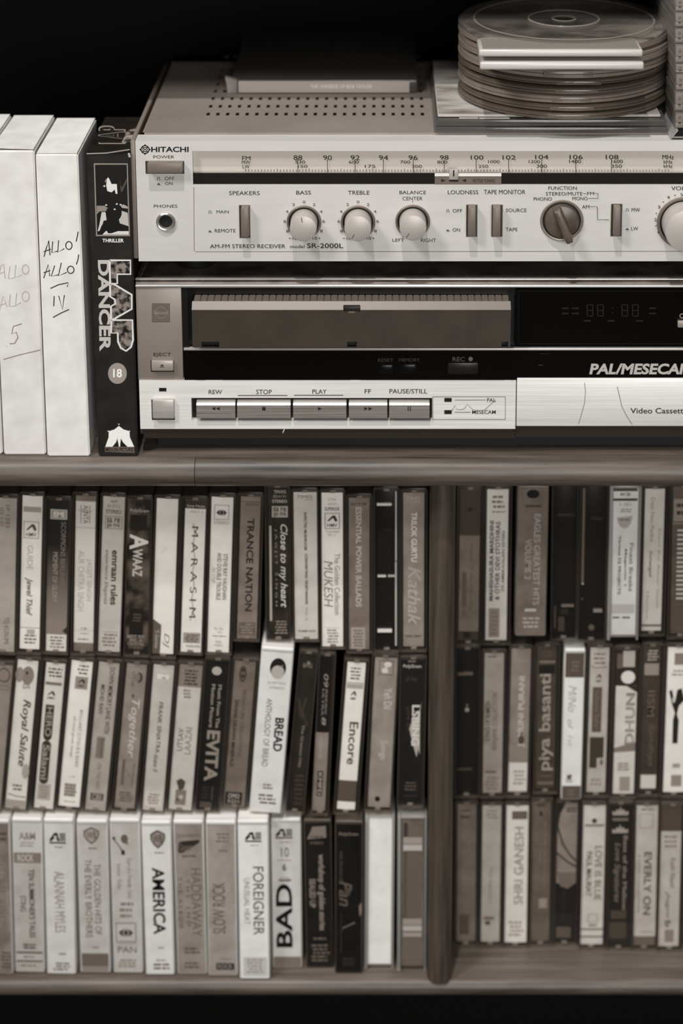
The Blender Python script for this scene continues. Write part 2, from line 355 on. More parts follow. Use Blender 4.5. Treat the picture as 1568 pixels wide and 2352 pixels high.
for x in (684, 752, 815.5, 880.5, 949, 1020, 1093.5, 1168, 1244, 1322, 1404): pr.rect(x-.6, 366, x+.6, 396, .2, n=1)
for k in range(134): pr.rect(564+7.3*k-.6, 389.5 if k % 10 else 388, 564+7.3*k+.6, 394.5, .3 if k % 10 else .15, n=1)
pr.build('lettering', scale, RO)
mb = MB(); pbox(mb, 998, 397, 1151, 424, .0001, .0004, mat(0.42, .4)); pbox(mb, 998, 398, 1151, 405, -.0001, .0004, mat(0.9, .4)); ind = mb.build('tuning_indicator', rec, RO)
pr = Print(pm(-.0001)); pr.poly([(1013, 411), (1013, 418), (1023, 414.5)], .15); pr.poly([(1070, 411), (1070, 418), (1060, 414.5)], .15); pr.rect(1031, 413, 1052, 417, .15, n=1); pr.txt('VECTOR TUNING', 1084, 411, 1136, 419, .2); pr.build('lettering', ind, RO)
mb = MB(); pbox(mb, 1031, 389, 1052, 413, -.0008, .0008, mat(0.66, .3), .0002); pbox(mb, 1040, 391, 1043, 405, -.0010, .0004, BLK); mb.build('dial_pointer', rec, RO)
# grooves
pr = Print(pm(0)); pr.line([(445, 430), (446, 576), (450, 578.5), (1700, 577)], .00035, .42)
# lettering on the panel
K = .16
def T(s_, a, b, c, d, t=K, rot='h', bb=0, i=0): pr.txt(s_, a, b, c, d, t, rot, bb, i)
T('HITACHI', 347, 337, 433, 349.5, .06, bb=1.6); pr.ring(333, 343.5, 10.5, 10, 8, 7.6, .08); pr.ring(333, 343.5, 6, 5.6, 4, 3.7, .08); pr.ell(333, 343.5, 2, 2, .08)
for k in range(4):
    a = math.pi/2*k; pr.ell(333+10.8*math.cos(a), 343.5+10.3*math.sin(a), 1.8, 1.8, .08); a += math.pi/4; pr.line([(333+5*math.cos(a), 343.5+5*math.sin(a)), (333+9*math.cos(a), 343.5+9*math.sin(a))], .0006, .08)
for q in (('POWER', 352, 357, 400, 364), ('OFF', 378, 406, 400, 414), ('ON', 379, 418, 396, 425), ('PHONES', 353, 470, 407, 477), ('SPEAKERS', 526, 439, 596, 448), ('MAIN', 497, 483, 525, 490), ('REMOTE', 493, 526, 541, 534),
    ('BASS', 680, 438, 714, 447), ('TREBLE', 799, 438, 848, 447), ('BALANCE', 917, 438, 978, 446), ('CENTER', 924, 452, 970, 460), ('LEFT', 901, 548, 928, 555), ('RIGHT', 966, 548, 1001, 556),
    ('LOUDNESS', 1028, 437, 1098, 446), ('OFF', 1039, 480, 1061, 488), ('ON', 1039, 524, 1056, 532), ('TAPE MONITOR', 1111, 436, 1206, 446), ('SOURCE', 1161, 479, 1209, 487), ('TAPE', 1161, 523, 1188, 531),
    ('FUNCTION', 1259, 428, 1324, 436), ('STEREO/MUTE', 1253, 441, 1337, 449), ('FM', 1348, 441, 1364, 448), ('PHONO', 1225, 453, 1267, 461), ('MONO', 1314, 452, 1349, 460), ('AM', 1336, 471, 1353, 479),
    ('MW', 1450, 478, 1469, 486), ('LW', 1449, 521, 1465, 529), ('VOLUME', 1541, 428, 1606, 437), ('AM-FM STEREO RECEIVER', 482, 561, 655, 570), ('model', 666, 562, 699, 570)): T(*q)
T('SR-2000L', 705, 559, 788, 570, .1, bb=.5)
for x, y in ((478, 484), (478, 527), (360, 407), (360, 418.5), (1024, 481), (1024, 525), (1436, 479), (1436, 522)):
    lo = y in (527, 418.5, 525, 522); pr.line([(x, y+6), (x+2, y+6), (x+2, y+(3 if lo else 0)), (x+6, y+(3 if lo else 0)), (x+6, y+6), (x+8.5, y+6)], .00028, .1)
    if lo: pr.rect(x+2.5, y+4, x+5.5, y+6, .1, n=1)
for cx, n0 in ((698, 1), (822, 1)):
    for s_, a, c, e, d in (('0', -3, 461, 3, 467), ('2', -27, 467, -21, 473), ('2', 20, 467, 26, 473), ('4', -42, 483, -36, 489), ('4', 36, 483, 42, 489), ('6', -47, 505, -41, 511.5), ('6', 42, 505, 48, 511.5), ('8', -41, 527.5, -35, 534), ('8', 37, 527.5, 43, 534), ('10', -26, 544, -16, 551), ('10', 20, 544, 30, 551), ('+', 33, 545, 38, 550), ('-', -35, 547, -30, 548.4)): T(s_, cx+a, c, cx+e, d)
for s_, a, c, e, d in (('0', 1528, 551, 1534, 558), ('1', 1510, 530, 1513, 536), ('2', 1502, 501, 1508, 508), ('3', 1510, 472, 1516, 479), ('4', 1531, 450, 1538, 457), ('5', 1562, 444, 1568, 451)): T(s_, a, c, e, d)
for x, y in ((1520, 545), (1506, 519), (1507, 490), (1523, 464), (1550, 449)): pr.line([(x-1.5, y+1), (x+1.5, y-1)], .0004, .1)
pr.line([(947.5, 462), (947.5, 465)], .0003, .1); pr.line([(924, 546), (926, 543)], .0003, .1); pr.line([(969, 546), (967, 543)], .0003, .1)
pr.line([(1339, 445), (1346, 445)], .0003, .1); pr.line([(1366, 444.5), (1373, 444.5), (1373, 456), (1351, 456)], .0003, .1); pr.line([(1355, 475), (1371.5, 475), (1371.5, 505), (1398, 505)], .0003, .1)
pr.build('lettering', bpy.data.objects['front_panel'], RO)
# controls
mb = MB(); pbox(mb, 334, 370, 423, 399, -.0002, .0006, mat(0.22, .5)); pbox(mb, 338, 375, 419, 398.5, -.0052, .005, GREY, .0006); mb.build('power_button', rec, RO)
def wbox(mb, x0, y0, x1, y1, bx0, by0, bx1, by1, prot=.006):
    pbox(mb, x0, y0, x1, y1, -.0002, .0004, mat(0.42, .5)); pbox(mb, x0+1.5, y0+2, x1-1.5, y1-1.5, -.0003, .0002, mat(0.16, .5)); pbox(mb, bx0, by0+2, bx1, by1+1, -prot, prot-.0004, GREY, .0007)
for q in ((549, 471, 574.5, 547, 553, 476, 571, 545), (1070, 470, 1096, 544, 1075, 475, 1092.5, 543), (1128, 470, 1154, 544, 1132, 475, 1149.5, 543), (1402, 468, 1428, 543, 1409, 474, 1425, 542)):
    mb = MB(); wbox(mb, *q); mb.build('selector_switch', rec, RO)
c = P(381, 508.5, 0); mb = MB(); mb.lathe(c, [(.0055, 0), (.0055, -.0012), (.0048, -.0018), (.0041, -.0016), (.0037, -.0004), (.0036, .0)], mat(0.72, .25, .7), 'y', 40); mb.disc((c.x, -.0001, c.z), .0037, mat(.004, .7)); mb.build('headphone_jack', rec, RO)
def knob(px, py, rring, r, prot, mt, ang, name, label=None):
    c = P(px, py, 0); mb = MB()
    mb.lathe(c, [(rring, 0), (rring, -.0007), (rring-.0005, -.001), (rring*.89, -.0007), (rring*.89, -.0001), (0, -.0001)], mat(0.5, .35, .3), 'y', 56)
    mb.disc((c.x, -.00025, c.z), rring*.885, mat(.008, .6))
    k = mb.build(name+'_ring', rec, RO); mb = MB()
    mb.lathe(c, [(r, -.0003), (r*.985, -prot+.0007), (r*.975, -prot+.0002), (r*.93, -prot), (0, -prot)], mt, 'y', 64); o = mb.build(name, rec, RO)
    pr = Print(lambda u, v, f: (c.x+u, -prot-f, c.z+v)); a = math.radians(ang); pr.line([(r*.5*math.sin(a)*1.0, r*.5*math.cos(a)), (r*.88*math.sin(a), r*.88*math.cos(a))], .0005, .35); pr.build('pointer_mark', o, RO); return o
KN = mat(0.70, .38, .15)
knob(698, 509.5, .0099, .0077, .0118, KN, -8, 'tone_knob'); knob(822, 509.5, .0099, .0077, .0118, KN, -150, 'tone_knob'); knob(947.5, 508, .0099, .0077, .0118, KN, -146, 'balance_knob')
knob(1569, 511, .0153, .0126, .0150, KN, -12, 'volume_knob')
c = P(1289.5, 506, 0); mb = MB(); DG = mat(0.34, .32, .05, .5, mottle=.05, mscale=120)
mb.lathe(c, [(.0124, 0), (.0124, -.0007), (.0119, -.001), (.0110, -.0007), (.0110, -.0001)], mat(0.55, .35, .3), 'y', 56); mb.disc((c.x, -.00025, c.z), .0110, mat(.008, .6)); mb.build('function_knob_ring', rec, RO)
mb = MB(); mb.lathe(c, [(.0100, -.0003), (.0097, -.0032), (.0090, -.0036), (0, -.0036)], DG, 'y', 56)
k0 = len(mb.v); mb.rbox(-.0028, .0028, -.0105, -.003, -.0112, .0096, DG, .0012, 3); a = math.radians(22)
for k in range(k0, len(mb.v)):
    x, y, z = mb.v[k]; w = 1 + (-.003-y)/.0075*-.28; x *= w; mb.v[k] = (c.x + x*math.cos(a) - z*math.sin(a), y, c.z + x*math.sin(a) + z*math.cos(a))
mb.build('function_knob', rec, RO)

# ------------------------------------------------------------------ video recorder
VO = Vector(((rx0+rx1)/2, .15, 0))
vcr = thing('video_recorder', 'silver and black video recorder with raised loading tray, under the stereo receiver', 'video recorder', VO)
vx0 = XP(316, .06, 0); vx1 = vx0 + .43
BRUSH = mat(0.885, .36, .10, .5, mottle=.04, mscale=24, stretch=(.6, 1, 60), bump=.05); VGREY = mat(0.56, .4, .2, .4, mottle=.02, mscale=25); VDK = mat(0.22, .45, .05)
zv = .108; mb = MB()
mb.prism([(vx0, 0, ZY(661, 0)), (vx0, 0, .1052), (vx0, .0028, zv), (vx0, .30, zv), (vx0, .30, .0115), (vx0, .004, .0115), (vx0, .004, ZY(661, 0))], (vx1-vx0, 0, 0), mat(0.34, .45, .1, .4, mottle=.10, mscale=60)); mb.build('casing', vcr, VO)
mb = MB(); mb.rbox(vx0-.0002, vx1, -.0012, .003, ZY(660, 0), ZY(653, 0), mat(0.78, .25, .6), .0008, 3); mb.rbox(vx0-.0002, vx1, .001, .0036, ZY(641.8, .002), ZY(639.4, .002), mat(0.8, .25, .6), .0004, 2); mb.build('trim_strip', vcr, VO)
mb = MB(); z1, z0 = ZY(660.5, 0), ZY(872, 0); xa = XP(420, .06, 0); mb.rbox(vx0, xa, -.0004, .004, z0, z1, VGREY, .0004); face = mb.build('left_fascia', vcr, VO)
pr = Print(pm(-.0004)); pr.frame(349, 697, 390, 740, .30, 1.2, 1.2); pr.rect(350.5, 698.5, 388.5, 738.5, .40); pr.frame(352, 700, 387, 737, .47, .7, .7); pr.ring(369.5, 718, 14, 14, 13, 13, .54); pr.ring(369.5, 718, 9, 12.5, 8.3, 11.8, .5); pr.txt('National', 354, 714, 385, 722, .56, b=.6); pr.txt('EJECT', 352.5, 810.5, 393, 820.5, .18, b=.4); pr.build('lettering', face, VO)
mb = MB(); pbox(mb, 346, 828, 399.5, 854, -.0006, .0006, BLK); pbox(mb, 347.5, 829.5, 398, 852.5, -.0032, .0028, mat(.66, .35, .3), .0006); e = mb.build('eject_button', vcr, VO)
pr = Print(pm(-.0032)); pr.poly([(367, 841.5), (372, 836.5), (377, 841.5)], .2); pr.rect(367, 843, 377, 844.3, .2, n=1); pr.build('lettering', e, VO)
# black front with tray opening
mb = MB(); GL = mat(.025, .14, 0, .5); xt0, xt1 = XP(433, .08, 0), XP(1182, .08, 0)
mb.box(xa, vx1, .0036, .0039, ZY(873, 0), z1, mat(.02, .4))
mb.box(xa, xt0, .0, .0036, ZY(800, 0), z1, mat(.05, .35)); mb.box(xt1, vx1-.001, -.0002, .0036, ZY(793, 0), ZY(664, 0), GL); mb.box(xt0, xt1, .0006, .0036, ZY(676, 0), z1, mat(.05, .3)); mb.build('display_fascia', vcr, VO)
pr = Print(pm(-.0002)); pr.frame(1190, 668, 1700, 790, .05, 1, 1)
def seg(x, y, w, h, on):
    for k, (a, b, c_, d) in enumerate(((0, 0, 1, 0), (1, 0, 1, .5), (1, .5, 1, 1), (0, 1, 1, 1), (0, .5, 0, 1), (0, 0, 0, .5), (0, .5, 1, .5))):
        if on[k]: pr.line([(x+w*a+(2 if a == 0 and b == d else 0), y+h*b), (x+w*c_, y+h*d)], .0006, .085)
for x in (1348, 1372, 1428, 1452): seg(x, 700, 13, 26, (1,)*7)
for x, y in ((1290, 706), (1313, 706), (1290, 718), (1313, 718), (1490, 706), (1490, 718), (1340, 735), (1395, 735), (1460, 735)): pr.rect(x, y, x+16, y+4, .07, n=1)
pr.rect(1404, 706, 1407, 709, .09, n=1); pr.rect(1404, 717, 1407, 720, .09, n=1); pr.txt('OTR', 1560, 720, 1590, 731, .6, b=.5); pr.build('clock_display', bpy.data.objects['display_fascia'], VO)
mb = MB(); pbox(mb, 1556, 738, 1600, 753, -.0024, .0022, mat(.6, .35, .2), .0005); mb.build('timer_button', vcr, VO)
mb = MB(); mb.rbox(xa+.0006, vx1, -.0014, .002, ZY(803.5, 0), ZY(798, 0), mat(.72, .3, .4), .0005); mb.build('trim_strip', vcr, VO)
mb = MB(); mb.box(xa+.0006, vx1, -.0006, .0036, ZY(873, 0), ZY(803.6, 0), GL); band = mb.build('black_fascia', vcr, VO)
pr = Print(pm(-.0006)); pr.txt('RESET', 868, 823.5, 903, 831, .3); pr.txt('MEMORY', 916, 823, 964, 830.5, .3); pr.frame(873, 838, 902, 857, .06, .8, .8); pr.frame(924, 837, 955, 856, .06, .8, .8); pr.build('lettering', band, VO); pr = Print(pm(-.0006)); pr.txt('REC', 1039, 820, 1067, 830, .42, b=.4); pr.ell(1080.5, 824.5, 5, 5, .5); pr.build('lettering', band, VO); pr = Print(pm(-.0006)); pr.txt('PAL/MESECAM', 1353, 835, 1590, 860, .72, b=2.2, i=.6)
pr.build('lettering', band, VO); pr = Print(pm(-.0006)); pr.rect(1240, 812, 1262, 813, .14, n=1); pr.rect(1236, 838, 1246, 839.5, .25, n=1); pr.build('scratch', band, VO)
for q in ((874, 839, 901, 856, .03), (925, 838, 954, 855, .03), (1028, 834, 1098, 860, .12)):
    mb = MB(); pbox(mb, *q[:4], -.0016, .001, mat(q[4], .3), .0004); mb.build('small_button', vcr, VO)
# raised loading tray
TRY = mat(.235, .42, .05, .35, mottle=.015, mscale=60); yf = -.0105
mb = MB(); z1, zm_, z0 = ZY(697, yf), ZY(712, yf), ZY(798, yf); ta, tb = XP(442, z0, yf), XP(1171.5, z0, yf)
back = .0002; zbk = ZY(678.5, back)
n0 = [(463, 503), (797, 819), (1151, 1166)]; xb = [ta] + [XP(v, z0, yf) for p in n0 for v in p] + [tb]; zc = ZY(785, yf)
mb.box(ta, tb, yf, -.0009, zc, zm_, TRY)
for k in (0, 2, 4, 6): mb.box(xb[k], xb[k+1], yf, -.0009, z0, zc, TRY)
mb.box(ta+.001, tb-.001, yf+.004, -.0009, z0+.0002, zc, mat(.03, .5))
mb.build('tray_front', vcr, VO)
TR2 = mat(.40, .36, .1); mb = MB()
mb.prism([(ta, yf, zm_+.00005), (ta, yf+.0035, z1), (ta, yf+.0035, zm_-.004), (ta, yf+.0005, zm_-.004)], (tb-ta, 0, 0), TR2); mb.build('tray_edge', vcr, VO)
mb = MB(); y2 = yf+.0036; mb.prism([(ta+.0008, y2, z1), (ta+.0008, back, zbk), (ta+.0008, back, zbk-.003), (ta+.0008, y2, z1-.003)], (tb-ta-.0016, 0, 0), mat(.30, .45, .05)); top = mb.build('tray_top', vcr, VO)
nr = 46; pw = (tb-ta-.0016)/nr; ox = ta+.0008; mb = MB()
mb.prism([(pw*.1, y2, z1+.0004), (pw*.1, back, zbk+.0004), (pw*.1, back, zbk+.00002), (pw*.1, y2, z1+.00002)], (pw*.80, 0, 0), mat(.38, .45, .05))
r0 = mb.build('rib', top, (0, 0, 0)); r0.location = (ox-VO.x, -VO.y, -VO.z)
for k in range(1, nr):
    r_ = r0.copy(); COL.objects.link(r_); r_.location.x = ox-VO.x+pw*k
mb = MB(); pbox(mb, 788, 704, 827, 715, yf-.0004, .004, mat(.12, .45), .0003); pbox(mb, 800, 715, 815, 719, yf-.0002, .002, mat(.5, .3, .4)); mb.build('tray_catch', vcr, VO)
# brushed lower panel
mb = MB(); zq1, zq0 = ZY(874, -.0012), ZY(985, -.0012); xs_ = XP(1184.5, .03, 0)
pk = [XP(440, .03, 0), XP(992, .03, 0)]; pz = [ZY(966, -.0012), ZY(914, -.0012)]
for a, b, c_, d in ((vx0+.0006, pk[0], zq0, zq1), (pk[1], xs_-.0003, zq0, zq1), (pk[0], pk[1], pz[1], zq1), (pk[0], pk[1], zq0, pz[0])): mb.box(a, b, -.0012, .0036, c_, d, BRUSH)
mb.box(pk[0], pk[1], .0028, .0034, pz[0], pz[1], mat(.015, .5)); lp = mb.build('control_panel', vcr, VO)
mb = MB(); mb.rbox(xs_+.0003, vx1, -.0016, .0036, ZY(979, -.0016), ZY(869.5, -.0016), BRUSH, .0004); door = mb.build('control_flap', vcr, VO)
pr = Print(pm(-.0016)); pr.txt('Video Cassette Recorder', 1447, 937, 1668, 950, .17, b=1)
pr.build('lettering', door, VO); pr = Print(pm(-.0016)); pr.line([(1342, 879), (1344, 900), (1342, 925), (1334, 955), (1328, 974)], .0004, .5); pr.build('scratch', door, VO); pr = Print(pm(-.0016)); pr.line([(1417, 888), (1428, 935), (1440, 958), (1452, 976)], .0004, .45); pr.build('scratch', door, VO)
pr = Print(pm(-.0012)); K = .13
for q in (('REW', 479, 895.5, 510, 905.5), ('STOP', 588, 895, 624, 905.5), ('PLAY', 717, 894.5, 750, 904.5), ('FF', 837, 894, 852, 904), ('PAUSE/STILL', 894, 893.5, 981, 904), ('PAL', 1118, 914.5, 1138, 923.5), ('MESECAM', 1084, 942, 1138, 951)): pr.txt(*q, K, b=.7)
pr.rect(546, 907.5, 660, 909.5, .3, n=1); pr.rect(675, 907, 788, 909, .3, n=1); pr.frame(993, 911, 1160.5, 964, .2, 1, 1)
pr.line([(1044, 919), (1115, 918.5)], .0003, .3); pr.line([(1044, 947), (1080, 947)], .0003, .3)
pr.line([(1036, 945), (1045, 931), (1048, 940), (1060, 941), (1068, 937), (1072, 928), (1082, 938), (1092, 944), (1112, 942), (1138, 918)], .0003, .5)
pr.rect(365, 891, 382, 899, .06, n=1); pr.rect(1020, 914, 1037, 923, .1, n=1); pr.rect(1020, 942, 1037, 951, .1, n=1)
pr.build('lettering', lp, VO)
mb = MB(); pbox(mb, 348, 918, 401, 964.5, -.0014, .0006, BLK); pbox(mb, 350, 919.5, 399.5, 962.5, -.0042, .0036, mat(.72, .33, .3, .5, mottle=.03, mscale=30, stretch=(1, 1, 20)), .0006); mb.build('power_button', vcr, VO)
BT = mat(.60, .3, .45, .5, mottle=.12, mscale=26, stretch=(.5, 1, 70)); BT2 = mat(.90, .16, .7, .5)
for x0, x1, sy in ((451, 540, 'rew'), (544.5, 667, 'stop'), (673, 795, 'play'), (801, 889, 'ff'), (893.5, 986, 'pause')):
    mb = MB(); a, b, cc, d = XP(x0, .03, -.003), XP(x1, .03, -.003), ZY(960, -.0034), ZY(931, -.0034); ht = ZY(918, 0)
    mb.prism([(a, -.0034, cc), (a, -.0034, d), (a, .0024, d), (a, .0024, cc)], (b-a, 0, 0), BT)
    mb.add([(a, -.0034, d), (b, -.0034, d), (b, .0006, ht), (a, .0006, ht), (a, .0006, d), (b, .0006, d)], [(0, 1, 2, 3), (0, 3, 4), (1, 5, 2)], BT2)
    o = mb.build('transport_button', vcr, VO); xm = (x0+x1)/2
    pr = Print(pm(-.0034)); tri = lambda q, s_: pr.poly([(q-4*s_, 934.5), (q-4*s_, 943), (q+5*s_, 938.7)], .12)
    if sy == 'rew': tri(xm-5, -1); tri(xm+5, -1)
    if sy == 'ff': tri(xm-5, 1); tri(xm+5, 1)
    if sy == 'play': tri(xm, 1)
    if sy == 'stop': pr.rect(xm-4, 935, xm+4, 943, .12, n=1)
    if sy == 'pause': pr.rect(xm-4, 933, xm-1.5, 944, .2, n=1); pr.rect(xm+1, 933, xm+3.5, 944, .2, n=1)
    pr.build('lettering', o, VO)
mb = MB(); mb.prism([(vx0+.002, .0006, ZY(985.5, 0)), (vx0+.002, .0022, ZY(1006.5, .002)), (vx0+.002, .0036, ZY(1006.5, .002)), (vx0+.002, .0036, ZY(985.5, 0))], (xs_-vx0-.0023, 0, 0), VDK); mb.build('lower_strip', vcr, VO)
mb = MB(); mb.prism([(xs_+.0002, .0006, ZY(980, 0)), (xs_+.0002, .0022, ZY(1004, .002)), (xs_+.0002, .0036, ZY(1004, .002)), (xs_+.0002, .0036, ZY(980, 0))], (vx1-xs_-.0006, 0, 0), VDK); mb.build('lower_strip', vcr, VO)
for fx in (vx0+.04, vx1-.04):
    for fy in (.04, .26):
        mb = MB(); mb.lathe((fx, fy, .0002), [(0, 0), (.013, 0), (.014, .002), (.014, .0116), (0, .0116)], mat(0.05, 0.6), 'z', 24); mb.build('foot', vcr, VO)
mb = MB(); mb.box(vx0+.009, vx1-.009, .012, .05, .0004, .0114, BLK); mb.build('plinth', vcr, VO)

lf = [P(651+math.sin(k*1.1)*1.6, 984+k*2.1, -.0022) for k in range(6)]; mb = MB()
for a_, b_ in zip(lf, lf[1:]): mb.prism([a_+Vector((-.00022, 0, 0)), a_+Vector((.00022, 0, 0)), a_+Vector((0, -.0004, 0))], b_-a_, mat(.95, .6))
o = mb.build('lint_fibre', None, lf[0]); o['label'] = 'tiny white lint fibre hanging on the lower edge of the silver control panel'; o['category'] = 'lint'
# ------------------------------------------------------------------ boxed video tapes at the end of the shelf
def vbox(label, TL, TR, BL, BR, yt, yb, t, depth, cat='video box', flap=0.0, top=0.0):
    Y = YZ(yb, 0.0); a, b, c_, d = P(TL, yt, Y), P(TR, yt, Y), P(BR, yb, Y), P(BL, yb, Y); c_.z = d.z = 0.0002; a.z = b.z = (a.z+b.z)/2
    o = thing('video_sleeve', label, cat, (c_+d)/2, 'boxed video tapes beside the decks'); org = (c_+d)/2
    mt = paper(t); mb = MB(); bm = bmesh.new(); vv = [bm.verts.new(p + Vector((0, k*depth, 0))) for k in (0, 1) for p in (a, b, c_, d)]
    for f in ((0, 1, 2, 3), (7, 6, 5, 4), (0, 4, 5, 1), (1, 5, 6, 2), (2, 6, 7, 3), (3, 7, 4, 0)): bm.faces.new([vv[k] for k in f])
    bmesh.ops.recalc_face_normals(bm, faces=bm.faces); bmesh.ops.bevel(bm, geom=list(bm.edges), offset=.0008, segments=2, affect='EDGES'); mb.bm(bm, mt)
    mb.build('card_sleeve', o, org)
    mb = MB(); e = Vector((.0006, .0008, 0)); h = .0003
    mb.prism([a+Vector((.0006, .0006, h+flap)), b+Vector((-.0006, .0006, h+flap*.2)), b+Vector((-.0006, depth-.001, h)), a+Vector((.0006, depth-.001, h))], (0, 0, .0004), mt); mb.build('top_flap', o, org)
    return o, org, Y, (a, b)
D0 = .067
o, org, Y, _ = vbox('white card video box cut off by the picture edge, no writing in view', -118, -25, -84, 6, 340, 1044, .86, D0)
o, org, Y, _ = vbox('white card video box with faint pencilled letters and the number 5', -22, 78.5, 9.5, 105.5, 346, 1045.5, .86, D0+.003, flap=.0010)
z5 = lambda x, y: (x/2.613, 240+y/2.613)
pr = Print(pm(Y))
def pen(pts, t, w=.00055): pr.line([z5(*p) for p in pts], w, t)
def loop(cx, cy, rx, ry, t, w=.00055): pen([(cx+rx*math.cos(k*.45+.6), cy+ry*math.sin(k*.45+.6)) for k in range(15)], t, w)
PT = .70
for s_ in ([(-12, 1045), (8, 965), (22, 960), (32, 1045)], [(0, 1015), (28, 1005)], [(60, 970), (50, 1046), (85, 1042)], [(95, 962), (88, 1040), (130, 1024)], [(-4, 1235), (20, 1150), (42, 1215)], [(2, 1205), (32, 1195)], [(62, 1140), (55, 1212), (88, 1210)], [(100, 1132), (92, 1210), (128, 1188)]): pen(s_, PT)
loop(153, 990, 20, 28, PT); loop(154, 1152, 22, 30, PT)
pen([(130, 1316), (80, 1332), (70, 1378), (98, 1366), (108, 1398), (88, 1434), (58, 1436)], .52); pen([(20, 1530), (120, 1502), (242, 1473)], .55, .0005); pr.ell(*z5(40, 1450), .8, .8, .5)
pr.build('handwriting', o, org)
o, org, Y, _ = vbox('white card video box with dark handwritten letters and roman numeral four', 81.5, 179, 109, 206.6, 354, 1049, .88, D0+.004)
pr = Print(pm(Y)); PT = .24
for s_ in ([(264, 914), (278, 860), (292, 818), (300, 905)], [(262, 884), (305, 868)], [(316, 822), (311, 890), (345, 880)], [(352, 815), (346, 888), (386, 865)], [(469, 763), (463, 795), (457, 823)],
    [(262, 1042), (290, 960), (298, 1030)], [(262, 1010), (302, 996)], [(328, 966), (308, 1030), (352, 1022)], [(368, 950), (350, 1028), (400, 1008)], [(472, 900), (468, 930), (458, 960)], [(302, 1104), (350, 1082), (409, 1069), (404, 1094)], [(325, 1150), (322, 1210)], [(352, 1148), (374, 1230), (386, 1144)], [(318, 1278), (365, 1252), (414, 1230)]): pen(s_, PT, .0006)
loop(413, 846, 19, 24, PT, .0006); loop(424, 992, 20, 22, PT, .0006); pr.build('handwriting', o, org)
o, org, Y, tc = vbox('black printed video box with framed photograph, THRILLER and a round 18 badge', 198.5, 298.5, 226, 316.5, 354, 1049, .10, D0+.006)
pr = Print(pm(Y)); z6 = lambda x, y: (180+x/6.19, 240+y/6.19); z7 = lambda x, y: (180+x/4.6125, 560+y/4.6125)
def pg(z, pts, t): pr.poly([z(*p) for p in pts], t)
pg(z6, [(218, 836), (700, 838), (733, 1872), (250, 1872)], .55); pg(z6, [(236, 856), (686, 856), (716, 1852), (268, 1852)], .08)
pg(z6, [(262, 1440), (370, 1440), (430, 1480), (380, 1520), (300, 1520), (262, 1560)], .55); pg(z6, [(330, 1530), (385, 1530), (400, 1640), (330, 1720), (300, 1800), (275, 1800), (300, 1700)], .78); pg(z6, [(610, 1510), (700, 1540), (712, 1730), (590, 1690), (570, 1620)], .72); pg(z6, [(390, 1800), (600, 1790), (712, 1800), (716, 1850), (340, 1850)], .82)
pg(z6, [(600, 1440), (640, 1420), (702, 1455), (702, 1480), (620, 1470)], .66)
pg(z6, [(395, 1150), (405, 1060), (420, 1035), (440, 1060), (470, 1130), (545, 1130), (555, 1270), (530, 1270), (515, 1210), (470, 1250), (410, 1230)], .86); pg(z6, [(345, 1160), (380, 1145), (380, 1175)], .85); pg(z6, [(372, 1100), (388, 1060), (410, 1050), (395, 1110)], .5); pg(z6, [(590, 990), (600, 1150), (620, 1180), (690, 1040), (690, 1100), (625, 1240), (600, 1240)], .3)
pr.ell(*z6(510, 1540), 17, 19, .07); pg(z6, [(400, 1480), (620, 1470), (600, 1600), (560, 1660), (420, 1640)], .06); pg(z6, [(330, 1740), (360, 1650), (560, 1640), (580, 1720), (712, 1770), (712, 1800), (560, 1800), (470, 1830), (420, 1830), (400, 1780), (330, 1850), (280, 1830)], .05)
for q in ((395, 1430), (545, 1415), (600, 1425), (515, 1490)): pr.ell(*z6(*q), 2.4, 1.8, .8)
pr.build('framed_photograph', o, org); pr = Print(pm(Y)); pr.txt('THRILLER', *z6(340, 1908), *z6(645, 1960), .9, b=1.6)
u0, v0 = z7(205, 172); u1, v1 = z7(332, 1140)
dz = Print(lambda u, v, f: P(u + (v-600)*.018, v, Y-f)); dz.txt('DANCER', u0, v0, u1-1, v1, .74, 'd', b=2.2)
out = {'L': [(330, 175), (552, 175), (552, 322), (412, 322), (412, 420), (336, 420)], 'A': [(336, 425), (372, 425), (565, 540), (565, 690), (362, 806), (345, 800), (345, 662), (390, 636), (384, 588), (336, 560)], 'P': [(347, 808), (572, 808), (578, 1020), (556, 1095), (505, 1135), (450, 1105), (420, 1040), (416, 945), (347, 945)]}
PH = mat(.07, .5, 0, .3, t2=.55, mscale=260)
for k, pts in out.items():
    cx = sum(p[0] for p in pts)/len(pts); cy = sum(p[1] for p in pts)/len(pts)
    pr.poly([z7(*p) for p in pts], .5, PH); q = [z7(*p) for p in pts]; pr.line(q+[q[0]], .0011, .85)
pr.build('lettering', o, org); pr = Print(pm(Y)); pr.ell(*z7(413, 1373), 21.5, 24, .60); pr.txt('18', *z7(368, 1325), *z7(460, 1415), .95, b=1.2)
pr.build('age_badge', o, org); pr = Print(pm(Y)); pg(z7, [(428, 1930), (480, 1968), (540, 1985), (545, 2050), (590, 2150), (285, 2150), (320, 2050), (322, 1985), (380, 1968)], .93); pg(z7, [(360, 2150), (400, 2100), (412, 2060), (430, 2150)], .06); pg(z7, [(440, 2150), (450, 2060), (470, 2100), (520, 2150)], .06); pg(z7, [(280, 2150), (590, 2150), (595, 2215), (282, 2205)], .4)
pr.txt('MEDUSA PICTURES', *z7(290, 2160), *z7(585, 2200), .06, b=1.5)
for q in ((428, 1912), (316, 1985), (540, 1985)): pr.ell(*z7(*q), 1.6, 1.6, .8)
pr.build('tent_emblem', o, org); pr = Print(pm(Y)); pr.line([z6(115, 700), z6(400, 690), z6(730, 640)], .0007, .6); pr.line([z6(715, 690), z6(730, 750)], .0012, .7); pr.build('worn_edge', o, org); dz.build('lettering', o, org)
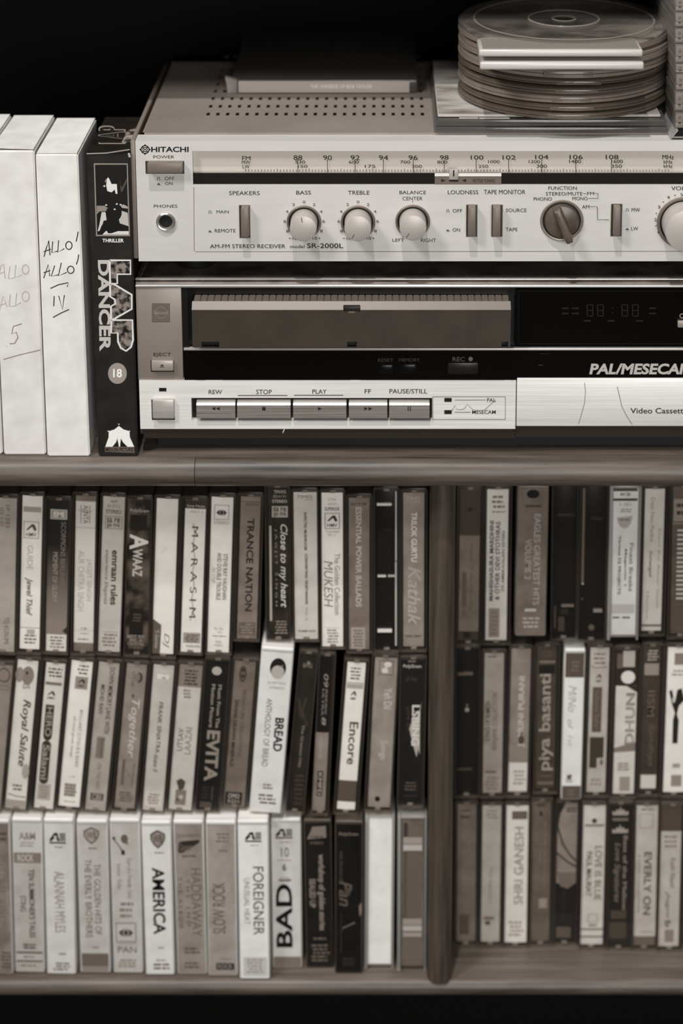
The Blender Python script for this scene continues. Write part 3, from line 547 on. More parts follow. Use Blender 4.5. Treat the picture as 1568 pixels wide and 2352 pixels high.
zt_ = tc[0].z + .0007; pr = Print(lambda u, v, f: PZ(180+u/6.19, 240+v/6.19, zt_+f))
pr.txt('LAP', 285, 300, 670, 560, .6, 'u', b=1.2); pr.txt('LAP', 300, 315, 655, 548, .14, 'u', b=.6); pr.poly([(690, 380), (860, 300), (850, 400), (790, 530), (610, 550)], .5, mat(.2, .5, 0, .3, t2=.62, mscale=150)); pr.build('printed_top', o, org)

# ------------------------------------------------------------------ discs and sleeves on the receiver lid
zr = zl + .0002
def flat_case(name, label, cat, x0, x1, yf, dep, z0, z1, mt, edge, topmt=None, group=None, bag=True, rotz=0.0):
    cx, cy = (x0+x1)/2, yf+dep/2; o = thing(name, label, cat, (cx, cy, z0), group, (0, 0, rotz)); org = (cx, cy, z0); w, d, h = (x1-x0)/2, dep/2, z1-z0
    mb = MB(); mb.rbox(-w+.0012, w-.0012, -d+.0012, d-.0012, .0003, h-.0004, mt, .0004); mb.build('card_cover', o)
    if topmt: mb = MB(); mb.box(-w+.0016, w-.0016, -d+.0016, d-.0016, h-.00038, h-.00028, topmt); mb.build('printed_front', o)
    if bag:
        mb = MB(); mb.rbox(-w, w, -d, d, 0, h, clear(.10, .75, .12), .0010); mb.build('plastic_wrap', o)
    return o
DK = mat(.06, .35)
flat_case('disc_wallet', 'dark disc wallet in clear wrap lying on the receiver lid under another', 'disc wallet', XP(996, zr, .01), XP(1534, zr, .01), .0098, .126, zr, zr+.0038, DK, 0, group='disc wallets under the clamshell stack')
flat_case('disc_wallet', 'dark disc wallet with pale edge line between a white sleeve and another wallet', 'disc wallet', XP(997, zr, .0105), XP(1530, zr, .0105), .0104, .126, zr+.0040, zr+.0082, mat(.13, .35), 0, group='disc wallets under the clamshell stack')
o = flat_case('disc_sleeve', 'pale printed card disc sleeve right under the stack of clamshell cases', 'disc sleeve', XP(1000, zr, .012), XP(1521, zr, .012), .0122, .125, zr+.0084, zr+.0106, paper(.7), 0, mat(.62, .45, 0, .3, mottle=.18, mscale=25, stretch=(1, 3, 1)), bag=False)
pr = Print(lambda u, v, f: (XP(u, zr+.0095, .0134)-o.location.x, .0134-f-o.location.y, ZY(v, .0134)-o.location.z))
pr.rect(1003, 270, 1052, 277.5, .18); pr.rect(1054, 269.5, 1098, 279, .72); pr.rect(1100, 270, 1170, 278, .8); pr.rect(1340, 271, 1500, 276, .3); pr.txt('HUNTERS', 1058, 276, 1108, 281, .1, b=1.5); pr.build('printed_edge', o)
# clamshells
SX, SY_, SR = XP(1292, .22, .0612), .0612, .0624
MILK = mat(.50, .34, 0, .5, coat=.3); MILK2 = mat(.36, .34, 0, .5, coat=.3)
zc = zr + .0108
def ring_lip(mb, c, r, h, mt): mb.lathe(c, [(r-.0007, 0), (r-.0004, h), (r+.0004, h), (r+.0007, 0)], mt, 'z', 64)
lab = ['bottom clamshell of the stack, resting on a pale card sleeve', 'second clamshell up from the pale card sleeve', 'third clamshell up from the pale card sleeve', 'fourth clamshell up from the pale card sleeve, under a dark gap', 'clamshell just above the dark gap in the stack', 'clamshell directly under the two cases with square front tabs']
hs = [.0046, .0044, .0052, .0044, .0048, .0058]
for k in range(6):
    h = hs[k]; dx, dy = (.0000, .0000) if k == 0 else (R.uniform(-.0008, .0008), R.uniform(-.0008, .0008)); rr = SR*(1 if k in (0, 5) else .985)
    o = thing('clamshell_case', 'round translucent disc case: ' + lab[k], 'disc case', (SX+dx, SY_+dy, zc), 'round clamshell disc cases'); mt = (MILK2, MILK2, MILK, MILK2, MILK2, MILK)[k]
    mb = MB(); mb.lathe((0, 0, 0), [(0, .0001), (rr-.006, .0001), (rr-.003, .0013), (rr, .0017), (rr, h*.47), (rr-.0009, h*.49), (0, h*.49)] if k == 4 else [(0, .0001), (rr-.0018, .0001), (rr, .0009), (rr, h*.47), (rr-.0009, h*.49), (0, h*.49)], mt, 'z', 96); mb.build('lower_shell', o)
    mb = MB(); mb.lathe((0, 0, 0), [(0, h*.5), (rr-.0011, h*.5), (rr-.0003, h*.53), (rr-.0003, h-.0010), (rr-.0018, h-.0002), (rr*.9, h-.0002), (0, h-.0004)], mt, 'z', 96); mb.build('upper_shell', o)
    w = .011 + .003*R.random(); ang = math.radians(-90 + R.uniform(-3, 4)); x, y = (rr-.0008)*math.cos(ang), (rr-.0008)*math.sin(ang)
    mb = MB(); mb.rbox(x-w, x+w, y-.0006, y+.004, h*.28, h*.74, clear(.35, .55, .1), .0004); mb.build('clasp', o)
    zc += h + .00015
def front_tab(o, w, y0, z0, z1, mt, name='front_tab', dx=-.008):
    mb = MB(); mb.rbox(-w+dx, w+dx, y0, -SR*.72, z0, z1, mt, .0012, 3); mb.build(name, o)
TAB = mat(.74, .3, 0, .5, coat=.3)
z7_ = zc; h7 = .0072
o = thing('clamshell_case', 'round translucent disc case with bright square front tab, just below the topmost one', 'disc case', (SX+.0006, SY_, z7_), 'round clamshell disc cases')
rr = SR + .0004
mb = MB(); mb.lathe((0, 0, 0), [(0, .0001), (rr-.002, .0001), (rr, .001), (rr, h7*.55), (rr-.001, h7*.57), (0, h7*.57)], MILK, 'z', 96); mb.build('lower_shell', o)
mb = MB(); mb.lathe((0, 0, 0), [(0, h7*.58), (rr-.0012, h7*.58), (rr-.0004, h7*.62), (rr-.0004, h7-.0012), (rr-.002, h7-.0002), (0, h7-.0004)], MILK, 'z', 96); mb.build('upper_shell', o)
front_tab(o, .0456, -.0725, h7*.30, h7-.0006, TAB)
z8 = z7_ + h7 + .0003; h8 = .0072
o = thing('clamshell_case', 'topmost round translucent disc case with square front tab and moulded centre ring', 'disc case', (SX, SY_, z8), 'round clamshell disc cases')
CL = clear(.13, .66, .16, .92)
mb = MB(); mb.lathe((0, 0, 0), [(.0001, .0001), (SR-.002, .0001), (SR, .001), (SR, h8*.5), (SR-.001, h8*.52), (SR-.001, .0016), (.0001, .0016)], MILK, 'z', 96); mb.build('lower_shell', o)
mb = MB(); mb.lathe((0, 0, 0), [(.0066, h8-.0012), (SR-.0012, h8-.0012), (SR-.0012, h8*.54), (SR, h8*.54), (SR, h8-.001), (SR-.0014, h8), (.0075, h8), (.0066, h8-.0005)], CL, 'z', 96, close=True)
for r, hh in ((.0208, .0004), (.0530, .00025), (.0068, .0002)): ring_lip(mb, (0, 0, h8-.0001), r, hh, clear(.6, .62, .15))
mb.build('upper_shell', o); front_tab(o, .0456, -.0712, h8*.26, h8-.0012, TAB)
mb = MB(); mb.box(-.0515, .0355, -.070, -.046, h8-.0011, h8-.0006, clear(.5, .7, .12)); mb.build('tab_window', o)
disc = thing('compact_disc', 'patterned compact disc lying inside the topmost clamshell case', 'disc', (SX, SY_, z8+.0022))
mb = MB(); mb.lathe((0, 0, 0), [(.0076, 0), (.0585, 0), (.0590, .0006), (.0585, .0012), (.0076, .0012)], mat(.04, .35, 0, .4, t2=.74, mscale=30, stretch=(1, 1.6, 1)), 'z', 80, close=True); mb.build('printed_face', disc)
mb = MB(); mb.lathe((0, 0, .0012), [(.0076, 0), (.020, 0), (.020, .0002), (.0076, .0002)], mat(.5, .2, .5), 'z', 60, close=True); mb.build('clear_hub', disc)
# wrapped box at the back of the lid
by = YZ(213, zr); bx0, bx1 = XP(536, zr+.004, by), XP(951, zr+.004, by)
o = flat_case('disc_wallet', 'wrapped disc wallet with a lit pale spine lying on the slots of the receiver lid', 'disc wallet', bx0-.0016, bx1+.002, by-.001, .126, zr, zr+.0085, mat(.07, .4, 0, .3, mottle=.03, mscale=30), 0)
w = (bx1-bx0)/2; d = .063; mb = MB(); mb.box(-w+.003, w-.0032, -d-.0008, -d+.0012, .0006, .0078, mat(.62, .45)); sp = mb.build('pale_spine', o)
pr = Print(lambda u, v, f: (-w+.003+u*(2*w-.006), -d-.0008-f, .0078-v*.0072)); pr.txt('THE UNIVERSE OF BOB TAYLOR', .42, .3, .78, .62, .85); pr.build('lettering', sp)
mb = MB(); mb.prism([(-w-.0035, -d-.0005, .0002), (-w+.002, -d-.0006, .0003), (-w+.002, -d-.0006, .0085), (-w-.0055, -d+.003, .0095)], (0, .004, 0), clear(.4, .7, .15)); mb.build('wrap_corner', o)
# jewel cases
yb_ = [317, 299, 254.5, 209, 168, 146.5, 100, 62, 28, -8]
E_, C_ = clear(.30, .68, .05), clear(.05, .7, .04)
jl = ['bottom of the jewel case pile, a thin dark wallet with a pale rim', 'clear jewel case directly on the dark wallet at the pile base', 'clear jewel case with black insert, third up from the lid', 'clear jewel case with white insert, fourth up from the lid', 'slim jewel case halfway up the pile beside the clamshells', 'clear jewel case just above the slim one in the pile', 'clear jewel case level with the front tabs of the clamshells', 'clear jewel case level with the top clamshell, dark insert', 'pale jewel case at the top of the pile, cut by the picture edge']
zj = zr
for k in range(9):
    yf_ = .002 if k == 0 else .0045 + R.uniform(-.0008, .0008); z1 = ZY(yb_[k+1], yf_); x0 = XP(1541.5 if k == 0 else 1549.5 + R.uniform(-1, 2), (zj+z1)/2, yf_); h = z1-zj-.0002
    o = thing('jewel_case', jl[k], 'disc case', (x0+.071, yf_+.0625, zj), 'jewel cases piled beside the clamshells')
    if k == 0:
        mb = MB(); mb.prism([(-.071, -.0625, 0), (.071, -.0625, 0), (.071, -.0625, h), (-.068, -.0625, h)], (0, .125, 0), mat(.03, .25)); mb.build('tray', o)
        mb = MB(); mb.prism([(-.0716, -.063, -.0000), (-.0705, -.063, -.0000), (-.0672, -.063, h+.0001), (-.0683, -.063, h+.0001)], (0, .126, 0), clear(.5, .8, .1)); mb.prism([(-.0705, -.063, 0), (.071, -.063, 0), (.071, -.063, .0006), (-.0705, -.063, .0006)], (0, .003, 0), clear(.5, .8, .1)); mb.build('plastic_rim', o)
    else:
        t_ = (.05, .4, .05, .86, .3, .4, .45, .12, .7)[k]
        mb = MB(); mb.box(-.0645, .066, -.0600, .060, .0014, h-.0016, mat(t_, .4)); mb.build('inlay_tray', o)
        mb = MB(); mb.box(-.0655, .066, -.0612, -.0604, .0012, h-.0014, paper(t_)); mb.build('inlay_card', o)
        mb = MB(); mb.rbox(-.071, .071, -.0625, .0625, 0, h*.34, E_, .0006); mb.build('base_shell', o)
        mb = MB(); mb.rbox(-.071, .071, -.0625, .0625, h*.36, h, E_, .0006); mb.build('lid_shell', o)
        mb = MB(); mb.box(-.0702, -.0665, -.0622, -.0600, h*.1, h*.9, mat(.5, .2, 0, .5)); mb.box(-.0690, -.0674, -.0624, -.0620, h*.55, h*.72, mat(.03, .4)); mb.box(-.0690, -.0674, -.0624, -.0620, h*.22, h*.36, mat(.03, .4)); mb.build('hinge', o)
    zj = z1

# ------------------------------------------------------------------ music cassettes
def rigid(TL, TR, BL, BR, yt, yb, Y):
    a, b, c_, d = P(TL, yt, Y), P(TR, yt, Y), P(BR, yb, Y), P(BL, yb, Y)
    T_, B_ = (a+b)/2, (c_+d)/2; v = T_-B_; h = v.length; ang = math.atan2(v.x, v.z); w = ((b-a).length + (c_-d).length)/2*math.cos(ang)
    return dict(B=B_, h=h, a=ang, w=w, Y=Y)
def cardmap(w, h, z0, y0, bow=.0):
    return lambda u, v, o: Vector((-w/2+u*w, y0 - o - bow*(1-(2*u-1)**2), z0 + (1-v)*h))
def draw(pr, items, aspect):
    for it in items:
        k = it[0]; a = it[1:]
        if k == 't': pr.txt(a[0], a[2], a[3], a[4], a[5], a[6], a[1], *(a[7:]))
        elif k == 'r': pr.rect(*a)
        elif k == 'f': pr.frame(*a[:5], .03, .03/aspect)
        elif k == 'e': pr.ell(*a)
        elif k == 'p': pr.poly(*a)
        elif k == 'l': pr.line(*a)
        elif k == 'n': pr.small(*a)
        elif k == 'dog': pr.dog(*a)
        elif k == 'atl': pr.atl(*a)
        elif k == 'wb': pr.shield(*a)
        elif k == 'cbs': pr.eye(*a)
        elif k == 'm': pr.rect(a[0], a[1], a[2], a[3], a[4], a[5])
TRAY = mat(.15, .22, 0, .5); TRAY_D = mat(.06, .2, 0, .5); PANE = clear(.01, .6, .05, .99); EDGE = clear(.20, .5, .1); NUB = mat(.48, .25, 0, .5)
DEP = .066
def local(g, name, label, base_z, lo, hi, ml, mr):
    """thing at the bottom centre of the case; lo, hi: margins below and above the card"""
    u = Vector((math.sin(g['a']), 0, math.cos(g['a']))); o = g['B'] - u*lo
    return thing(name, label, 'cassette', o, 'music cassettes in the wooden rack', (0, g['a'], 0))
def clear_case(g, label, items, t=.7, lo=.003, hi=.003, ml=.0021, mr=.0021, bow=.00018, cardm=None, tray=TRAY, card=True):
    o = local(g, 'music_cassette', label, 0, lo, hi, ml, mr); w, h = g['w'], g['h']; x0, x1, H = -w/2-ml, w/2+mr, h+lo+hi
    mb = MB(); mb.rbox(x0+.0005, x1-.0005, .0024, DEP, .0004, H-.0004, tray, .0005); mb.build('case_tray', o)
    mb = MB(); mb.poly([(x0+.0007, .0004, .0009), (x1-.0007, .0004, .0009), (x1-.0007, .0004, H-.0009), (x0+.0007, .0004, H-.0009)], PANE)
    for a, b in ((x0, x0+.0007), (x1-.0007, x1)): mb.box(a, b, .0, .020, .0003, H-.0003, EDGE)
    mb.box(x0+.0007, x1-.0007, .0, .020, H-.0009, H, EDGE); mb.box(x0+.0007, x1-.0007, .0, .020, 0, .0009, EDGE); mb.build('case_lid', o)
    mb = MB(); xm = (x0+x1)/2
    for z in (.0010, H-.0029): mb.rbox(xm-.0018, xm+.0018, .0008, .0022, z, z+.0019, NUB, .0004)
    mb.build('case_hinge', o)
    if card:
        n = 6; mp = cardmap(w, h, lo, .0019, bow); mb = MB(); vs = [mp(k/n, v, 0) for k in range(n+1) for v in (0, 1)]; mb.add(vs, [(2*k, 2*k+2, 2*k+3, 2*k+1) for k in range(n)], cardm(h) if cardm else paper(min(.95, t*1.12)))
        vs = [mp(k/n, v, -.0003) for k in range(n+1) for v in (0, 1)]; mb.add(vs, [(2*k, 2*k+2, 2*k+3, 2*k+1) for k in range(n)], paper(.6)); c = mb.build('inlay_card', o)
        pr = Print(mp, 3e-5, 5e-6, .0019-bow); draw(pr, items, h/w)
        if pr.f: pr.build('print', c)
    else:
        for k, it in enumerate(items):                     # raised ribs and dots; pale tones paint in glints on the clear plastic
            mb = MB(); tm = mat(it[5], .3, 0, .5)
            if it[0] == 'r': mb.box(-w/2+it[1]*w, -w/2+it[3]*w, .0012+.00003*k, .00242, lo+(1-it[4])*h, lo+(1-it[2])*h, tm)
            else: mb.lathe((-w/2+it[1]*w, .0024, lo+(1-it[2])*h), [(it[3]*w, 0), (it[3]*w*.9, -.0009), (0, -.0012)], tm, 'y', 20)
            mb.build('glint_rib', o)
    return o
def soft_case(g, label, items, t=.7, shell=.82, lo=.0, hi=.0, cardm=None, inset=.0008, ledge=True):
    o = local(g, 'music_cassette', label, 0, 0, 0, 0, 0); w, h = g['w'], g['h']; sm = mat(shell, .35, 0, .45)
    mb = MB(); mb.rbox(-w/2, w/2, .0, DEP, 0, h, sm, .0014, 3); mb.build('case_shell', o)
    if ledge:
        mb = MB(); mb.rbox(-w/2+.0002, w/2-.0002, -.0007, .0035, h-.0026, h+.0001, sm, .0009, 3); mb.build('case_rim', o)
    mp = cardmap(w-2*inset, h-.0042, .0012, -.00005); mb = MB(); mb.box(-w/2+inset, w/2-inset, -.00005, .0004, .0012, h-.003, cardm(h) if cardm else paper(min(.95, t*1.06))); c = mb.build('inlay_card', o)
    pr = Print(mp, 2e-5, 5e-6); draw(pr, items, h/w)
    if pr.f: pr.build('print', c)
    return o
def d(sx, u0, v0, u1, v1, t, b=0, i=0): return ('t', sx, 'd', u0, v0, u1, v1, t, b, i)
def u(sx, u0, v0, u1, v1, t, b=0, i=0): return ('t', sx, 'u', u0, v0, u1, v1, t, b, i)
def h(sx, u0, v0, u1, v1, t, b=0, i=0): return ('t', sx, 'h', u0, v0, u1, v1, t, b, i)
MOT = lambda a, b, s=60: (lambda hh: mat(a, .5, 0, .3, t2=b, mscale=s))

# each row: (TLx, TRx, BLx, BRx, ytop, ybottom) of the visible card, kind, card tone, label, print
ROW1 = [
 ((-12, 37, -19, 31, 1147, 1507), 'c', .62, 'mottled grey cassette cut off by the picture edge, upper row', [d('SP 1283', .5, .04, .7, .19, .42), d('SER 2-83', .25, .06, .42, .18, .48), d('TEJ KUSUMI', .45, .77, .75, .95, .4)]),
 ((50, 97.5, 44.5, 88, 1142, 1494), 'c', .86, 'white cassette with faint grey title GUIDE and boxed emblem, between mottled and black spines', [('r', .05, .07, .95, .105, .68), ('dog', .08, .165, .86, .275, .35), d('GUIDE', .3, .32, .58, .48, .70), d('Jewel Thief', .2, .53, .6, .78, .34, 1, 1), ('r', 0, .857, 1, .861, .55), ('r', .35, .87, .75, .9, .72), ('n', .15, .9, .85, .97, .5, 3)]),
 ((109.5, 160, 104, 149.5, 1152, 1503), 'g', (.05, .56), 'cassette fading from black to grey with a small white sticker at its foot', [('r', .1, .06, .9, .125, .74), ('r', .18, .07, .82, .115, .6), h('EMI', .25, .075, .75, .11, .92, 2), d('SCORPIONS BERLINER', .62, .14, .86, .56, .5, 1), d('MOMENT OF GLORY', .26, .34, .5, .67, .62, 1), ('r', .04, .885, 1, .995, .88), ('n', .15, .895, .9, .98, .5, 4), ('p', [(.8, .86), (1, .83), (1, .88)], .2)]),
 ((173.5, 219, 168, 212.5, 1142, 1499), 'c', .45, 'white cassette with two faint grey lines of title and grey ends', [('r', .0, .035, 1, .945, .88), d('AJ|NTA', .3, .06, .65, .175, .28), ('r', .25, .06, .28, .175, .4), ('r', .7, .06, .73, .175, .4), ('l', [(.1, .09), (.5, .105), (.85, .095)], .0003, .5), ('r', 0, .2, 1, .203, .6), d('JAGJIT SINGH', .55, .4, .86, .67, .70), d('AUR CHITRA SINGH', .16, .35, .48, .74, .70), h('C 90', .35, .845, .65, .86, .3, 1), ('r', 0, .865, 1, .867, .65), ('n', .25, .88, .75, .89, .55, 1), ('n', .2, .915, .8, .93, .5, 1)]),
 ((235, 288, 225.5, 273, 1144, 1500), 'c', .70, 'light grey cassette with bold black lower-case title "rules" running down', [h('NHF', .35, .02, .65, .04, .35), h('810712', .22, .05, .78, .07, .42), h('STEREO', .15, .082, .85, .107, .3, 1), ('f', .12, .125, .9, .205, .5), h('sa re', .2, .135, .8, .165, .32, 1), h('ga ma', .2, .172, .8, .198, .32, 1), d('emraan rules', .48, .34, .8, .695, .14, 1.4), d('experience Eleganza', .14, .34, .36, .69, .42, 0, 1), ('r', .15, .87, .9, .872, .5), ('n', .15, .88, .85, .97, .52, 4)]),
 ((294, 346, 286, 338, 1150, 1502), 'm', (.10, .40), 'dark mottled cassette with jagged white title running down', [h('PolyGram', .1, .062, .92, .088, .72, 1), ('r', .1, .1, .85, .2, .13), d('A', .1, .225, .92, .325, .88, 2), d('WAAZ', .25, .32, .68, .5, .82, 1.6), ('r', .15, .71, .78, .9, .10), ('n', .3, .74, .7, .8, .35, 3), h('BEST PIT', .1, .885, .85, .905, .66, 1), h('INC. A', .2, .91, .75, .928, .66, 1), h('CRYSTAL', .1, .933, .85, .953, .6, 1), h('STEREO', .15, .958, .8, .975, .5)]),
 ((360, 408, 348, 397, 1148.5, 1505), 'c', .89, 'blank white cassette with a dark slanted corner at its foot', [('p', [(0, .775), (.4, .812), (.37, 1), (0, 1)], .40), d('T-Series', .1, .845, .3, .965, .68, 1), d('DJ', .48, .865, .8, .96, .5, 0, 1), ('l', [(.25, .35), (.58, .31)], .0002, .7)]),
 ((426, 472, 413, 461, 1152, 1504), 'c', .84, 'cream cassette with widely spaced thin black capitals and a wavy line', [('r', 0, 0, 1, .055, .24), h('Sony Music', .08, .03, .95, .05, .75, 1), h('498271 4', .25, .068, .85, .083, .6), d('M A R A S I M', .36, .17, .68, .77, .2), ('l', [(.42, .15), (.5, .22), (.44, .3), (.56, .38), (.46, .47), (.56, .56), (.47, .64), (.55, .72), (.42, .79)], .0004, .42), ('r', .1, .87, .95, .94, .66), ('n', .18, .88, .88, .935, .3, 4), h('WARRANTED', .25, .952, .95, .968, .35)]),
 ((486, 534.7, 475, 525, 1145, 1502), 'c', .90, 'white cassette with boxed eye emblem and two small serif lines', [('cbs', .14, .05, .82, .143, .2), h('STEREO', .14, .152, .84, .172, .5), d('STEVIE RAY VAUGHAN', .62, .36, .82, .655, .28, .5), d('AND DOUBLE TROUBLE', .34, .355, .54, .66, .28, .5), d('IN STEP', .1, .455, .27, .55, .66), h('Rs. 35.-', .3, .838, .75, .852, .5), ('n', .45, .865, .65, .875, .6, 1), ('n', .2, .89, .9, .9, .5, 1), h('WEA', .35, .925, .65, .94, .55), h('STEREO', .3, .948, .7, .962, .55)]),
 ((552, 598.6, 543, 587, 1144, 1497.6), 'c', .47, 'mid-grey cassette with wide black capitals TRANCE NATION running down', [h('Sony Music', .1, .01, .9, .028, .66), ('r', 0, .035, 1, .038, .3), h('509261 4', .25, .045, .9, .062, .2), d('TRANCE NATION', .36, .15, .72, .805, .10, 1.4), ('r', .08, .885, .92, .975, .40), ('n', .15, .89, .85, .97, .58, 4)]),
 ((613, 663, 620, 660.6, 1122.5, 1478), 'm', (.10, .20), 'black cassette with flowing white script title and a pale bar, raised on the tallest case', [h('TPHVS', .28, .018, .9, .04, .72, 1), h('854191', .25, .05, .9, .068, .65), h('STEREO', .2, .08, .95, .1, .78, 1), ('r', .18, .122, .98, .195, .72), h('sa re', .26, .13, .9, .157, .2, 1), h('ga ma', .26, .163, .9, .19, .2, 1), d('Close to my heart', .5, .24, .96, .79, .85, .6, 1), d('J A G J I T   S I N G H', .3, .27, .44, .78, .6), ('r', .04, .25, .15, .88, .72), ('n', .3, .875, .95, .97, .55, 5)]),
 ((673, 727, 678, 729.5, 1133.6, 1486), 'c', .74, 'pale grey cassette with one thin line of tiny bold capitals', [h('TIMES', .15, .02, .8, .042, .3), ('n', .4, .048, .85, .056, .6, 1), d('INFECTED MUSHROOM', .44, .135, .56, .39, .2, 2), d('CONVERTING VEGETARIANS', .46, .415, .58, .76, .2, 2), d('VOL. II', .46, .78, .56, .87, .5), h('TDIMM 02/07', .12, .938, .9, .953, .35, 1)]),
 ((737.6, 787, 740, 787, 1134.8, 1491.7), 'c', .86, 'white cassette with boxed emblem and large thin grey capitals running down', [h('STHV', .3, .035, .7, .053, .5), h('43291', .28, .065, .75, .08, .55), h('SUPERIOR', .15, .092, .85, .115, .2, 1), ('dog', .14, .13, .86, .232, .2), h('Cassette', .2, .24, .85, .256, .55), h('No. 2', .3, .262, .65, .276, .55), d('MUKESH', .1, .44, .52, .74, .52, 0, .6), d('The Golden Collection', .6, .39, .86, .79, .48), ('r', .15, .877, .85, .879, .6), ('n', .2, .885, .8, .98, .58, 5)]),
 ((799.5, 849, 802, 846.6, 1147, 1495), 'c', .45, 'mid-grey cassette with pale capitals POWER BALLADS and a pale sticker at its foot', [h('HDV 97 004', .1, .03, .85, .048, .15, 1), d('ESSENTIAL POWER BALLADS', .34, .06, .62, .715, .76, 1.2), ('r', .1, .852, .8, .995, .66), ('n', .2, .865, .7, .985, .45, 6)]),
 ((865, 911, 866, 911, 1131, 1489.5), 'e', .02, 'empty clear cassette case with three bright cross ribs, beside the last grey spine', [('r', .0, .075, .72, .09, .9), ('r', .0, .08, .75, .086, .96), ('r', .03, .535, .45, .545, .92), ('r', .55, .535, .9, .544, .8), ('r', .02, .885, .75, .903, .92), ('r', .92, .0, 1, .44, .75), ('r', .91, .45, 1, .99, .74), ('r', .05, .25, .7, .5, .05)]),  # the bright cross ribs are painted-in glints on the clear plastic
 ((925.8, 974, 925.8, 973, 1135, 1488), 'c', .52, 'grey cassette with white capitals above pale script, next to the divider', [h('TIMES', .15, .025, .82, .05, .72), ('n', .4, .055, .85, .065, .72, 1), d('TRILOK GURTU', .38, .125, .66, .445, .88, 1.5), d('Kathak', .22, .475, .85, .86, .70, .8, 1), h('TDIFU 08/97', .08, .925, .88, .94, .2, 1)]),
]
